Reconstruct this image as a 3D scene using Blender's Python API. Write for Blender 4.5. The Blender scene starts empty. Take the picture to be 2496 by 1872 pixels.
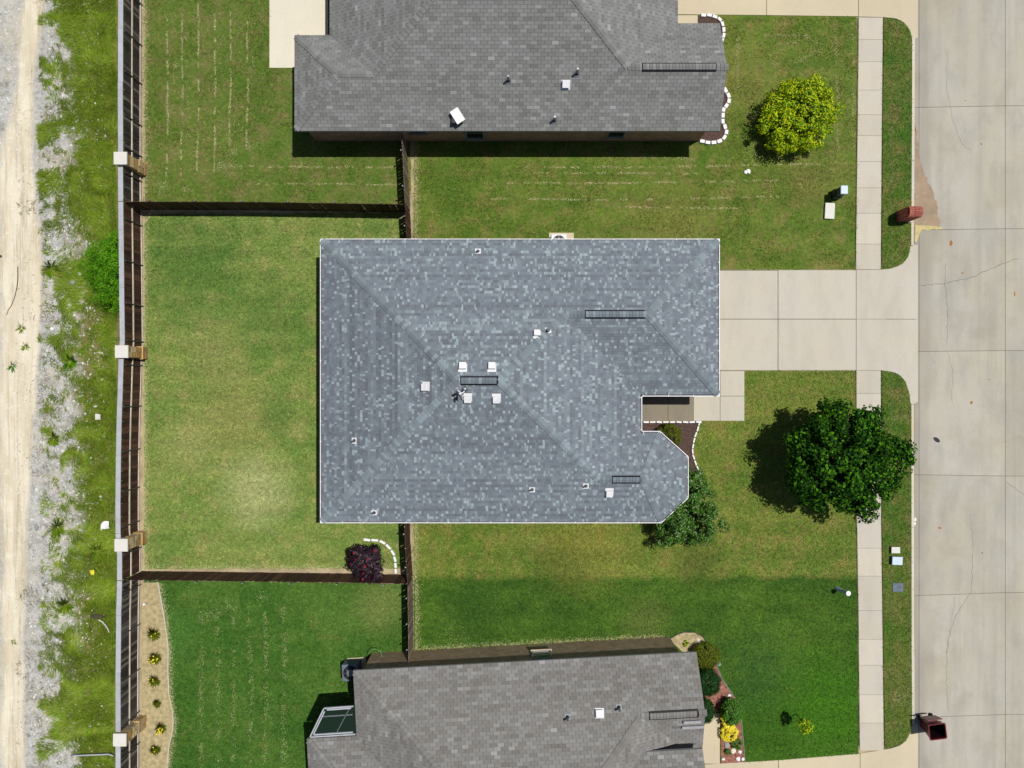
import bpy, math, random
import numpy as np
from mathutils import Vector, Matrix, Euler
R = math.radians
rnd = random.Random(7)
rng = np.random.default_rng(11)
scn = bpy.context.scene
COL = scn.collection
# ------------------------------------------------------------------ camera, sky, sun, exposure
H = 40.0
cam_d = bpy.data.cameras.new('camera'); cam = bpy.data.objects.new('camera', cam_d); COL.objects.link(cam)
cam.location = (0, 0, H); cam.rotation_euler = (0, 0, 0)
cam_d.sensor_width = 36; cam_d.lens = 36 * H / 49.92; cam_d.clip_end = 2000; cam_d.clip_start = 0.5
scn.camera = cam
SUN = Vector((0.305, 0.165, 1.0)).normalized()
world = bpy.data.worlds.new('World'); scn.world = world; world.use_nodes = True
wn = world.node_tree; bg = wn.nodes['Background']
sky = wn.nodes.new('ShaderNodeTexSky'); sky.sky_type = 'NISHITA'; sky.sun_disc = False
sky.sun_elevation = math.asin(SUN.z); sky.sun_rotation = math.atan2(SUN.x, SUN.y)
wn.links.new(sky.outputs[0], bg.inputs[0]); bg.inputs[1].default_value = 0.055
sl = bpy.data.lights.new('sun', 'SUN'); sl.energy = 4.3; sl.angle = R(0.5); sl.color = (1.0, 0.965, 0.91)
so = bpy.data.objects.new('sun', sl); COL.objects.link(so)
so.rotation_euler = SUN.to_track_quat('Z', 'Y').to_euler(); so.location = (0, 0, 60)
scn.view_settings.view_transform = 'Standard'; scn.view_settings.look = 'None'
scn.view_settings.exposure = 0.0; scn.view_settings.gamma = 1.0

# ------------------------------------------------------------------ helpers
def P(px, py, z=0.0):
    k = (H - z) / 2000.0
    return Vector(((px - 1248) * k, (936 - py) * k, z))
def G(px, py): return ((px - 1248) / 50.0, (936 - py) / 50.0)
def s2l(c): return c / 12.92 if c <= 0.04045 else ((c + 0.055) / 1.055) ** 2.4
def C(h, k=0.80):
    return tuple(s2l(int(h[i:i + 2], 16) / 255) * k for i in (0, 2, 4)) + (1,)
ORG = {}
def tag(o, label=None, cat=None, group=None, kind=None):
    if label: o['label'] = label
    if cat: o['category'] = cat
    if group: o['group'] = group
    if kind: o['kind'] = kind
    return o
def empty(name, loc, label, cat, group=None, kind=None):
    o = bpy.data.objects.new(name, None); COL.objects.link(o); o.location = loc; o.empty_display_size = .2
    ORG[o] = Vector(loc); return tag(o, label, cat, group, kind)
def link(name, me, parent=None, org=None):
    o = bpy.data.objects.new(name, me); COL.objects.link(o)
    if parent is not None: o.parent = parent
    ORG[o] = org if org is not None else Vector((0, 0, 0)); return o
class MB:
    def __init__(s): s.v = []; s.f = []; s.t = []
    def add(s, vs, fs, tone=0.5):
        n = len(s.v); s.v += [tuple(p) for p in vs]; s.f += [tuple(i + n for i in f) for f in fs]; s.t += [tone] * len(fs); return s
    def box(s, c, d, rz=0, taper=1.0, rot=None, tone=.5):
        m = rot if rot is not None else Matrix.Rotation(rz, 3, 'Z'); c = Vector(c); hx, hy, hz = d[0] / 2, d[1] / 2, d[2] / 2; vs = []
        for z, k in ((-hz, 1), (hz, taper)):
            for x, y in ((-hx, -hy), (hx, -hy), (hx, hy), (-hx, hy)): vs.append(c + m @ Vector((x * k, y * k, z)))
        return s.add(vs, [(3, 2, 1, 0), (4, 5, 6, 7), (0, 1, 5, 4), (1, 2, 6, 5), (2, 3, 7, 6), (3, 0, 4, 7)], tone)
    def prism(s, poly, z0, z1, tone=.5):
        a = sum(poly[i][0] * poly[(i + 1) % len(poly)][1] - poly[(i + 1) % len(poly)][0] * poly[i][1] for i in range(len(poly)))
        if a < 0: poly = poly[::-1]
        n = len(poly); vs = [(p[0], p[1], z0) for p in poly] + [(p[0], p[1], z1) for p in poly]
        return s.add(vs, [tuple(range(n - 1, -1, -1)), tuple(range(n, 2 * n))] + [(i, (i + 1) % n, n + (i + 1) % n, n + i) for i in range(n)], tone)
    def rings(s, rs, cap0=True, cap1=True, tone=.5):
        n = len(rs[0]); vs = [p for r in rs for p in r]; fs = []
        for k in range(len(rs) - 1):
            for i in range(n): fs.append((k * n + i, k * n + (i + 1) % n, (k + 1) * n + (i + 1) % n, (k + 1) * n + i))
        if cap0: fs.append(tuple(range(n - 1, -1, -1)))
        if cap1: fs.append(tuple(range((len(rs) - 1) * n, len(rs) * n)))
        return s.add(vs, fs, tone)
    def cyl(s, c, r, h, n=14, r2=None, **k):
        r2 = r if r2 is None else r2
        return s.rings([[(c[0] + q * math.cos(6.2832 * i / n), c[1] + q * math.sin(6.2832 * i / n), z) for i in range(n)] for q, z in ((r, c[2]), (r2, c[2] + h))], **k)
    def tube(s, path, r, n=6, r1=None):
        path = [Vector(p) for p in path]; rs = []
        for i, p in enumerate(path):
            d = (path[min(i + 1, len(path) - 1)] - path[max(i - 1, 0)]).normalized()
            a = d.orthogonal().normalized(); b = d.cross(a)
            if rs and False: pass
            q = r if r1 is None else r + (r1 - r) * i / (len(path) - 1)
            if i: # keep frames aligned
                a = (pa - d * pa.dot(d)).normalized(); b = d.cross(a)
            pa = a
            rs.append([p + (a * math.cos(6.2832 * k / n) + b * math.sin(6.2832 * k / n)) * q for k in range(n)])
        return s.rings(rs)
    def blob(s, c, d, seed=0, rz=0, sub=1, jit=.18, tone=.5):
        import bmesh
        bm = bmesh.new(); bmesh.ops.create_icosphere(bm, subdivisions=sub + 1, radius=1); q = random.Random(seed)
        m = Matrix.Rotation(rz, 3, 'Z')
        vs = [Vector(c) + m @ Vector((v.co.x * d[0] * (1 + q.uniform(-jit, jit)), v.co.y * d[1] * (1 + q.uniform(-jit, jit)), v.co.z * d[2] * (1 + q.uniform(-jit, jit)))) for v in bm.verts]
        fs = [tuple(v.index for v in f.verts) for f in bm.faces]; bm.free(); return s.add(vs, fs, tone)
    def mesh(s, name, mat, org=(0, 0, 0), smooth=False):
        me = bpy.data.meshes.new(name); ox, oy, oz = org
        me.from_pydata([(x - ox, y - oy, z - oz) for x, y, z in s.v], [], s.f)
        a = me.attributes.new('tone', 'FLOAT', 'FACE'); a.data.foreach_set('value', s.t)
        if mat: me.materials.append(mat)
        if smooth: me.polygons.foreach_set('use_smooth', [True] * len(me.polygons))
        me.update(); return me
    def build(s, name, mat, parent=None, label=None, cat=None, group=None, kind=None, smooth=False, bevel=0, base=None):
        if parent is not None: org = ORG[parent]
        else:
            if base is None:
                a = np.array(s.v); base = ((a[:, 0].min() + a[:, 0].max()) / 2, (a[:, 1].min() + a[:, 1].max()) / 2, a[:, 2].min())
            org = Vector(base)
        o = link(name, s.mesh(name, mat, org, smooth), parent, Vector(org))
        if parent is None: o.location = org
        if bevel:
            m = o.modifiers.new('bevel', 'BEVEL'); m.width = bevel; m.segments = 2; m.limit_method = 'ANGLE'
        return tag(o, label, cat, group, kind)
def inst(name, me, parent, M, label=None):
    o = link(name, me, parent, ORG[parent]); o.matrix_basis = Matrix.Translation(-ORG[parent]) @ M
    if label: o['label'] = label
    return o
def fast(name, V, nper, mat, parent=None, kind=None, tone=None, org=None):
    """numpy mesh of separate n-gons: V shape (N, nper, 3)"""
    N = len(V); me = bpy.data.meshes.new(name)
    if org is None: org = ORG[parent] if parent is not None else Vector((0, 0, 0))
    V = V - np.array(org)[None, None, :]
    me.vertices.add(N * nper); me.vertices.foreach_set('co', V.astype(np.float32).ravel())
    me.loops.add(N * nper); me.loops.foreach_set('vertex_index', np.arange(N * nper, dtype=np.int32))
    me.polygons.add(N); me.polygons.foreach_set('loop_start', np.arange(0, N * nper, nper, dtype=np.int32))
    if tone is not None:
        a = me.attributes.new('tone', 'FLOAT', 'FACE'); a.data.foreach_set('value', tone.astype(np.float32))
    me.update(calc_edges=True); me.materials.append(mat)
    o = link(name, me, parent, Vector(org))
    if parent is None: o.location = org
    if kind: o['kind'] = kind
    return o
# ------------------------------------------------------------------ materials
class NT:
    def __init__(s, name, rough=.8, spec=.3):
        s.m = bpy.data.materials.new(name); s.m.use_nodes = True; s.t = s.m.node_tree; s.b = s.t.nodes['Principled BSDF']
        s.b.inputs['Roughness'].default_value = rough; s.b.inputs['Specular IOR Level'].default_value = spec
        s.pos = s.n('ShaderNodeNewGeometry').outputs['Position']
    def n(s, t, **k):
        x = s.t.nodes.new(t)
        for a, b in k.items(): setattr(x, a, b)
        return x
    def L(s, a, b): s.t.links.new(a, b)
    def put(s, sock, v):
        if isinstance(v, bpy.types.NodeSocket): s.L(v, sock)
        else: sock.default_value = v
    def noise(s, scale, detail=3, vec=None, rough=.55, out=0, stretch=None):
        x = s.n('ShaderNodeTexNoise'); x.inputs['Scale'].default_value = scale; x.inputs['Detail'].default_value = detail; x.inputs['Roughness'].default_value = rough
        v = vec or s.pos
        if stretch:
            mp = s.n('ShaderNodeMapping'); mp.inputs['Scale'].default_value = stretch; s.L(v, mp.inputs[0]); v = mp.outputs[0]
        s.L(v, x.inputs['Vector']); return x.outputs[out]
    def ramp(s, f, stops, interp='LINEAR'):
        x = s.n('ShaderNodeValToRGB'); x.color_ramp.interpolation = interp; e = x.color_ramp.elements
        while len(e) < len(stops): e.new(.5)
        for el, (p, c) in zip(e, stops): el.position = p; el.color = c if isinstance(c, tuple) else (c, c, c, 1)
        s.put(x.inputs[0], f); return x.outputs[0]
    def mix(s, f, a, b, mode='MIX'):
        x = s.n('ShaderNodeMix', data_type='RGBA', blend_type=mode); s.put(x.inputs[0], f); s.put(x.inputs[6], a); s.put(x.inputs[7], b); return x.outputs[2]
    def mth(s, op, a, b=0.0, c=0.0):
        x = s.n('ShaderNodeMath', operation=op); s.put(x.inputs[0], a); s.put(x.inputs[1], b); s.put(x.inputs[2], c); return x.outputs[0]
    def rng(s, v, a, b, c=0., d=1.):
        x = s.n('ShaderNodeMapRange'); s.put(x.inputs[0], v); x.inputs[1].default_value = a; x.inputs[2].default_value = b; x.inputs[3].default_value = c; x.inputs[4].default_value = d; return x.outputs[0]
    def xyz(s):
        x = s.n('ShaderNodeSeparateXYZ'); s.L(s.pos, x.inputs[0]); return x.outputs
    def base(s, c): s.put(s.b.inputs['Base Color'], c)
    def bump(s, h, st=.4, d=.02):
        x = s.n('ShaderNodeBump'); x.inputs['Strength'].default_value = st; x.inputs['Distance'].default_value = d; s.L(h, x.inputs['Height']); s.L(x.outputs[0], s.b.inputs['Normal'])
def mul(c, k): return tuple(x * k for x in c[:3]) + (1,)
def simple(name, col, rough=.6, spec=.3, var=.12, scale=6, bump=0, metal=0, objrnd=0):
    t = NT(name, rough, spec); c = t.mix(t.rng(t.noise(scale, 4), .3, .7), mul(col, 1 - var), mul(col, 1 + var))
    if objrnd:
        r = t.n('ShaderNodeObjectInfo').outputs['Random']; c = t.mix(1.0, c, t.ramp(r, [(0, 1 - objrnd), (1, 1 + objrnd)]), 'MULTIPLY')
    t.base(c); t.b.inputs['Metallic'].default_value = metal
    if bump: t.bump(t.noise(scale * 6, 3), bump)
    return t.m
def concrete(name, hexc, k=.80, stain=.1, warm='d8c8a4', objrnd=.035, road=False):
    t = NT(name, .85, .2); b = C(hexc, k)
    c = t.mix(t.rng(t.noise(.35, 5), .35, .7), b, mul(C(warm, k), .97))
    c = t.mix(t.rng(t.noise(1.3, 6, stretch=(1, .35, 1)), .45, .8, 0, stain * 3), c, mul(b, .78))
    c = t.mix(t.rng(t.noise(30, 2), .3, .7), c, mul(b, 1.06), 'MIX') if False else c
    c = t.mix(1.0, c, t.ramp(t.noise(22, 4, rough=.7), [(.25, .90), (.75, 1.07)]), 'MULTIPLY')
    if road:   # wheel tracks, gutter dirt and drips
        c = t.mix(t.rng(t.noise(1.1, 5, stretch=(1.6, .05, 1), rough=.65), .48, .72, 0, .55), c, mul(b, .70))
        c = t.mix(t.rng(t.noise(.55, 6, rough=.7), .50, .72, 0, .5), c, mul(C('b3aa98'), .8))
        o_ = t.xyz(); gx_ = t.mth('ADD', o_[0], t.mth('MULTIPLY', t.mth('SUBTRACT', t.noise(.8, 5, stretch=(1, .3, 1)), .5), 1.6)); c = t.mix(t.rng(gx_, 20.6, 19.7, 0, .5), c, mul(C('9d968a'), .8))
        c = t.mix(t.rng(t.noise(3.2, 3), .70, .76, 0, .35), c, mul(b, .55))
    sp = t.noise(9, 2); c = t.mix(t.rng(sp, .78, .84, 0, .25), c, mul(b, .45))
    r = t.n('ShaderNodeObjectInfo').outputs['Random']; c = t.mix(1.0, c, t.ramp(r, [(0, 1 - objrnd), (1, 1 + objrnd)]), 'MULTIPLY')
    t.base(c); t.bump(t.noise(60, 3), .15, .004); return t.m
LK = {'lawn lower back': 1.22, 'lawn upper side': 1.22, 'lawn upper back': 1.18, 'verge grass': 1.14, 'lawn central back': 1.06, 'lawn front': 1.12}
def lawn(name, g, y, b, yb=.5, bb=.62, stripes=None, second=None, patches=()):
    """green, yellow, brown; yb: lower = more yellow"""
    t = NT(name, .75, .15); lk = LK[name]; g, y, b = mul(g, lk), mul(y, lk), mul(b, lk)
    if second: second = (second[0],) + tuple(mul(q, 1.48) for q in second[1:4]) + tuple(second[4:])
    n1 = t.noise(.28, 5, rough=.6); n2 = t.noise(1.5, 6, rough=.72, stretch=(.6, 1, 1) if stripes and stripes[0] == 1 else None); n3 = t.noise(5.5, 7, rough=.85)
    f = t.mth('ADD', t.mth('MULTIPLY', n1, .5), t.mth('MULTIPLY', n2, .5))
    def three(g, y, b, yb, bb):
        c = t.mix(t.rng(f, yb - .10, yb + .13), g, y)
        return t.mix(t.rng(t.noise(1.1, 7, rough=.75), bb - .06, bb + .12, 0, .8), c, b)
    c = three(g, y, b, yb, bb)
    if second:
        o = t.xyz(); yy = t.mth('ADD', o[1], t.mth('MULTIPLY', t.mth('SUBTRACT', t.noise(1.1, 4), .5), .45))
        c2 = three(*second[1:]); c = t.mix(t.rng(yy, second[0] - .16, second[0] + .16), c2, c)
    for (qx, qy, qr, qc, qf) in patches:   # worn, dry or lush spots
        vs = t.n('ShaderNodeVectorMath', operation='DISTANCE'); t.L(t.pos, vs.inputs[0]); vs.inputs[1].default_value = (qx, qy, 0)
        dd = t.mth('ADD', vs.outputs['Value'], t.mth('MULTIPLY', t.mth('SUBTRACT', n2, .5), 1.6 * qr))
        c = t.mix(t.rng(dd, qr * 1.15, qr * .3, 0, qf), c, mul(C(qc), lk))
    if stripes:
        ax, wl = stripes; o = t.xyz()
        s = t.mth('SINE', t.mth('MULTIPLY', t.mth('ADD', o[ax], t.mth('MULTIPLY', t.noise(.4, 2), .5)), 6.2832 / wl))
        c = t.mix(1.0, c, t.ramp(t.rng(s, -1, 1), [(0, .95), (1, 1.05)]), 'MULTIPLY')
    c = t.mix(1.0, c, t.ramp(n3, [(.28, .50), (.5, .92), (.72, 1.50)]), 'MULTIPLY')
    tn = t.n('ShaderNodeAttribute', attribute_name='tone').outputs['Fac']
    c = t.mix(1.0, c, t.ramp(tn, [(0, .86), (.02, .45), (.6, .95), (1, 1.7)]), 'MULTIPLY')
    t.base(c); t.bump(t.noise(30, 4, rough=.8), .6, .03); return t.m
def leafmat(name, cols, rough=.45, spec=.35, trans=.25):
    t = NT(name, rough, spec)
    r = t.n('ShaderNodeNewGeometry').outputs['Random Per Island']
    c = t.ramp(r, [(i / (len(cols) - 1), q) for i, q in enumerate(cols)])
    c = t.mix(1.0, c, t.ramp(t.noise(1.2, 3), [(.3, .8), (.7, 1.2)]), 'MULTIPLY')
    t.base(c); tr = t.n('ShaderNodeBsdfTranslucent'); t.put(tr.inputs[0], c)
    mx = t.n('ShaderNodeMixShader'); mx.inputs[0].default_value = trans; t.L(t.b.outputs[0], mx.inputs[1]); t.L(tr.outputs[0], mx.inputs[2])
    t.L(mx.outputs[0], t.t.nodes['Material Output'].inputs[0]); return t.m
def tonemat(name, stops, rough=.85, spec=.2, grain=.16, gscale=28, bump=.3, interp='LINEAR', big=.08, stretch=None):
    t = NT(name, rough, spec); a = t.n('ShaderNodeAttribute', attribute_name='tone').outputs['Fac']
    c = t.ramp(a, stops, interp)
    c = t.mix(1.0, c, t.ramp(t.noise(gscale, 4, rough=.7, stretch=stretch), [(.25, 1 - grain), (.75, 1 + grain)]), 'MULTIPLY')
    c = t.mix(1.0, c, t.ramp(t.noise(.5, 4), [(.3, 1 - big), (.7, 1 + big)]), 'MULTIPLY')
    t.base(c); t.bump(t.noise(gscale * 2, 3, stretch=stretch), bump, .006); return t.m
M = {}
M['conc'] = concrete('pale concrete', 'cac4b7', stain=.2, warm='cfc7b4'); M['conc_warm'] = concrete('warm concrete', 'd6c9ab', warm='cfc2a6'); M['conc_road'] = concrete('road concrete', 'bdb9ad', stain=.34, warm='bdb6a2', objrnd=.035, road=True)
M['conc_white'] = concrete('bright concrete', 'e6dfcb', warm='e3dcc8'); M['conc_porch'] = concrete('stained porch concrete', '8d8678', stain=.3, warm='948a76')
M['conc_walk'] = concrete('sidewalk concrete', 'ccc5b8', stain=.18, warm='d2c9b4', objrnd=.06)
M['joint'] = simple('joint filler', C('55524b'), .9, .1); M['crack'] = simple('crack', C('7d7a70'), .9, .1)
M['kerb'] = concrete('kerb concrete', 'd8d3c6', stain=.2)
M['white'] = simple('white painted metal', C('f0f0f2', .82), .5, .3, .07, 3); M['gutter_in'] = simple('gutter bed', C('5a5662'), .6, .3, .2)
M['black'] = simple('black plastic', C('101015'), .5, .3); M['rubber'] = simple('black rubber', C('16161a'), .8, .2)
M['steel'] = simple('galvanised steel', C('8c9092'), .4, .5, .15, metal=.6); M['darksteel'] = simple('dark steel post', C('4a4f50'), .5, .4, .15, metal=.3)
M['soil'] = simple('bare soil', C('b0a080'), .95, .1, .25, 1.5, .5); M['mulch_red'] = simple('red mulch', C('9a6a5c'), .95, .1, .55, 7, .9)
M['mulch_dark'] = simple('dark bark mulch', C('5c4a44'), .95, .1, .4, 14, .8); M['mulch_dry'] = simple('dry straw mulch', C('b5a67e'), .95, .1, .3, 5, .8)
M['stone_white'] = simple('white painted stone', C('f5f3f4', .84), .7, .2, .03, 5, .1); M['rock'] = simple('pale rock', C('e2dccb', .85), .85, .2, .15, 6, .4); M['rock_grey'] = simple('grey rock', C('9a9c98'), .85, .2, .15, 6, .4)
M['brick_red'] = simple('red brick', C('b56a5c'), .8, .2, .25, 9, .3, objrnd=.18); M['mortar'] = simple('dark mortar', C('4a2c28'), .9, .1)
M['bin'] = simple('dark red plastic', C('6b1320', .8), .35, .5, .1); M['bin_in'] = simple('bin interior', C('1c0608'), .6, .3)
M['green_plastic'] = simple('dark green plastic', C('1c3a34'), .5, .4); M['lid_blue'] = simple('pale blue lid', C('c8d8e8', .85), .5, .3, .04); M['lid_white'] = simple('off white lid', C('dcdcd2', .80), .6, .3, .04)
M['lid_grey'] = simple('grey blue lid', C('687583'), .7, .3, .15, 9); M['pipe_blue'] = simple('blue grey pipe', C('b8ccd4', .9), .5, .3)
M['stick'] = simple('dead wood', C('5c5245'), .9, .1, .25, 8); M['bone'] = simple('bleached wood', C('c8c8c0'), .8, .2); M['hose'] = simple('green hose', C('6aa060'), .5, .3)
M['bark'] = simple('bark', C('5e4c3c'), .9, .1, .3, 12, .6); t = NT('tan limestone', .85, .2); rr_ = t.n('ShaderNodeObjectInfo').outputs['Random']; c = t.ramp(rr_, [(0, C('b08450')), (.25, C('d8bc84')), (.5, C('e2d0a0')), (.7, C('c79a5c')), (.85, C('a89c84')), (1, C('dcc48c'))]); c = t.mix(1.0, c, t.ramp(t.noise(7, 6, rough=.75), [(.3, .72), (.7, 1.2)]), 'MULTIPLY'); t.base(c); t.bump(t.noise(25, 5, rough=.8), .9, .03); M['limestone'] = t.m
M['cap_stone'] = simple('pale cast stone', C('dedbd2', .82), .8, .2, .04, 3, .1); M['fascia'] = simple('dark fascia', C('3a3a40'), .6, .3); M['fascia_grey'] = simple('grey drip edge', C('a0a0a4'), .5, .4)
M['rust'] = simple('rust spot', C('a8743c'), .9, .1); M['tar'] = simple('dark cover', C('3a3c44'), .8, .2)
M['sill'] = simple('window frame paint', C('8c969a'), .5, .4, .05)
g = NT('dark window glass', .05, .6); g.base((.012, .016, .022, 1)); M['glass'] = g.m
def brickwall(name, a, b, mo):
    t = NT(name, .85, .15); o = t.xyz(); cb = t.n('ShaderNodeCombineXYZ'); t.L(t.mth('ADD', o[0], o[1]), cb.inputs[0]); t.L(o[2], cb.inputs[1])
    br = t.n('ShaderNodeTexBrick'); t.L(cb.outputs[0], br.inputs['Vector']); br.inputs['Scale'].default_value = 1; br.inputs['Brick Width'].default_value = .21; br.inputs['Row Height'].default_value = .075; br.inputs['Mortar Size'].default_value = .007
    br.inputs['Color1'].default_value = a; br.inputs['Color2'].default_value = b; br.inputs['Mortar'].default_value = mo
    t.base(t.mix(1.0, br.outputs[0], t.ramp(t.noise(3, 5), [(.3, .8), (.7, 1.2)]), 'MULTIPLY')); t.bump(br.outputs[1], .5, .01); return t.m
M['brick_a'] = brickwall('brown red brick wall', C('b98a72', .9), C('a07460', .9), C('c8b09a', .9)); M['brick_b'] = brickwall('tan brown brick wall', C('b89c7e'), C('9c8064'), C('c8b69c')); M['brick_c'] = brickwall('brown brick wall', C('8e7060'), C('7a5c4c'), C('a89880'))
M['sh_blue'] = tonemat('blue grey shingle', [(0, C('6d7279')), (.35, C('79818a')), (.62, C('858f96')), (.8, C('929fa5')), (1, C('a3b1b6'))], big=.04, grain=.08)
M['sh_grey'] = tonemat('grey shingle', [(0, C('767573')), (.4, C('828381')), (.75, C('8d8f8d')), (1, C('9c9f9d'))], big=.05, grain=.08)
M['sh_warm'] = tonemat('warm grey shingle', [(0, C('77736e')), (.4, C('84827e')), (.75, C('8f8e8b')), (1, C('a1a19f'))], big=.05, grain=.08)
M['cap_blue'] = tonemat('blue grey cap shingle', [(0, C('6d747b')), (.35, C('7a838a')), (.62, C('859097')), (1, C('98a5ac'))], big=.03, grain=.06)
M['deck_blue'] = simple('roof underlay blue', C('4c525b'), .9, .1); M['deck_grey'] = simple('roof underlay', C('45433f'), .9, .1)
M['wood_new'] = tonemat('stained brown boards', [(0, C('3a2820')), (.5, C('553b2f')), (1, C('74523f'))], gscale=5, grain=.3, stretch=(6, 6, .5), big=.15)
M['wood_old'] = tonemat('weathered boards', [(0, C('2e2a28')), (.5, C('4a4441')), (1, C('8a8580'))], gscale=5, grain=.35, stretch=(6, 6, .5), big=.2)
M['wood_grey'] = tonemat('grey tan boards', [(0, C('6e6054')), (.5, C('857464')), (1, C('a8988a'))], gscale=5, grain=.3, stretch=(6, 6, .5), big=.15)
M['cap'] = simple('silver grey cap board', C('b4b7bd', .80), .8, .2, .1, 4, .2, objrnd=.06); M['rail'] = simple('pale rail', C('cfc4b4', .8), .8, .2, .15, 4, objrnd=.1)
M['lawn_a'] = lawn('lawn upper back', C('506e20'), C('6c7e34'), C('82774a'), .50, .53); M['lawn_b'] = lawn('lawn central back', C('68893a'), C('8e9e50'), C('aba165'), .48, .56, (1, 1.15), patches=[(-12.4, -5.2, 2.0, 'b0b478', .8), (-15.6, -3.0, 1.6, 'a8a868', .5), (-13.6, -1.6, 2.2, 'a39a5c', .45), (-15.6, 5.8, 3.0, '587c32', .75), (-11.8, 3.2, 2.4, '5c7e34', .6), (-14.5, 1.5, 1.6, '969858', .6), (-11.4, -1.5, 1.2, '5a7a34', .5)])
M['lawn_c'] = lawn('lawn lower back', C('3d651f'), C('608034'), C('78783e'), .54, .62, patches=[(-6.4, -10.8, 1.5, '7f8a4a', .6), (-16.6, -12.0, 1.4, '4f7a30', .6)]); M['lawn_d'] = lawn('lawn upper side', C('4e6c1c'), C('6f7f32'), C('867a46'), .49, .54, (1, 1.35), patches=[(8.0, 7.8, 2.4, '7c7c3a', .6), (-3.0, 9.6, 1.8, '4a6a1c', .6), (14.5, 9.9, 1.6, '7e7a40', .5), (11.0, 14.8, 2.0, '7a7a3c', .5)])
M['lawn_e'] = lawn('lawn front', C('5c7a28'), C('7e8b3a'), C('94864a'), .48, .54, (1, 1.3), second=((936 - 1408) / 50., C('365616'), C('527022'), C('66703a'), .53, .65), patches=[(2.5, -8.9, 2.0, '3f5a1e', .7), (9.2, -8.7, 1.4, '4a5a22', .6), (3.5, -7.6, 2.6, '93903e', .5), (15.4, -15.8, 3.2, '447812', .85), (11.5, -17.0, 2.4, '3c6a14', .6), (12.0, -14.0, 2.2, '3a6428', .5), (-1.5, -11.5, 2.4, '2c5218', .5), (6.5, -11.6, 1.4, '6f7a3c', .5)])
M['lawn_v'] = lawn('verge grass', C('446e1c'), C('6c7a34'), C('827848'), .49, .53)
M['straw'] = simple('dry clippings', C('cfc596', .85), .9, .1, .3, 20); M['weed'] = leafmat('wild grass blades', [C('4c7418', .9), C('6f9418', .95), C('92ac28', .95), C('b4b060', .95)], .7, .15, .35)
M['leaf_dark'] = leafmat('dark glossy leaves', [C('0e2206'), C('1a3e08'), C('2a560c'), C('5a9418')], .7, .08, .10); M['leaf_yel'] = leafmat('yellow green leaves', [C('2c6408', .9), C('6a980c', .9), C('a8bc0a', 1), C('d8d812', 1)], .55, .2)
M['leaf_mid'] = leafmat('mid green leaves', [C('245010'), C('3c701a'), C('5c8c2c'), C('9cae80')], .65, .12); M['leaf_purple'] = leafmat('dark purple leaves', [C('150c14'), C('241621'), C('33202c'), C('4a303c')], .5, .35, .1)
M['leaf_lime'] = leafmat('bright feathery leaves', [C('2c6406', .85), C('458408', .85), C('60a010', .9), C('88b822', .9)], .65, .15, .2); M['leaf_olive'] = leafmat('olive green leaves', [C('46540e'), C('667612'), C('868e24')], .6, .25)
M['leaf_box'] = leafmat('deep green leaves', [C('123a0c'), C('1c4c10'), C('2a6018')], .5, .3); M['leaf_bright'] = leafmat('fresh green leaves', [C('3a7018'), C('4f8822'), C('6ba030')], .5, .3)
M['petal_y'] = leafmat('yellow petals', [C('e8d428', .95), C('f8ee50', 1)], .6, .2); M['petal_m'] = leafmat('magenta petals', [C('a81c3c'), C('d03050')], .6, .2)

# ------------------------------------------------------------------ terrain
t = NT('wild ground', .95, .1); o = t.xyz()
yn = t.rng(o[1], -19, 19)                      # 0 at the foot of the picture
def fcurve(pts):
    x = t.n('ShaderNodeFloatCurve'); c = x.mapping.curves[0]
    pts = sorted(pts)
    while len(c.points) < len(pts): c.points.new(.5, .5)
    for q, (a, b) in zip(c.points, pts): q.location = (a, b)
    x.mapping.update(); t.L(yn, x.inputs['Value']); return x.outputs[0]
def yc(py): return ((936 - py) / 50. + 19) / 38
def xc(px): return px / 400.
X = t.rng(o[0], -24.96, -16.96)                  # 0..1 for px 0..400
wob = t.mth('MULTIPLY', t.mth('SUBTRACT', t.noise(.7, 5), .5), .10)
wob2 = t.mth('MULTIPLY', t.mth('SUBTRACT', t.noise(.9, 6, rough=.7), .5), .42)
e_r = fcurve([(yc(0), xc(112)), (yc(200), xc(85)), (yc(450), xc(84)), (yc(620), xc(104)), (yc(900), xc(92)), (yc(1300), xc(66)), (yc(1872), xc(64))])
e_l = fcurve([(yc(0), xc(54)), (yc(250), xc(30)), (yc(400), xc(2)), (yc(900), 0), (yc(1872), 0)])
sand = t.mth('MULTIPLY', t.rng(t.mth('SUBTRACT', e_r, t.mth('ADD', X, t.mth('MULTIPLY', wob, .5))), -.008, .02), t.rng(t.mth('SUBTRACT', t.mth('ADD', X, wob), e_l), -.02, .03))
e_g = fcurve([(yc(0), xc(125)), (yc(250), xc(175)), (yc(450), xc(165)), (yc(650), xc(190)), (yc(900), xc(175)), (yc(1300), xc(190)), (yc(1550), xc(170)), (yc(1872), xc(185))])
grs = t.rng(t.mth('SUBTRACT', t.mth('ADD', X, wob2), e_g), -.03, .08)
gravel = t.mix(t.rng(t.noise(9, 6, rough=.8), .3, .65), C('a09e96'), C('d6d5d0', .82))
gravel = t.mix(t.rng(t.noise(1.0, 6, rough=.75), .47, .68, 0, .85), gravel, C('8b887c')); gravel = t.mix(t.rng(t.noise(4, 7, rough=.85), .56, .66, 0, .75), gravel, C('5f5f4c')); gravel = t.mix(t.rng(t.noise(.6, 3), .5, .62, 0, .5), gravel, C('d2c9b4'))
snd = t.mix(t.rng(t.noise(1.1, 6, stretch=(1, .25, 1), rough=.65), .4, .7), C('ebe1ca', .85), C('d4c7aa', .82))
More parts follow.
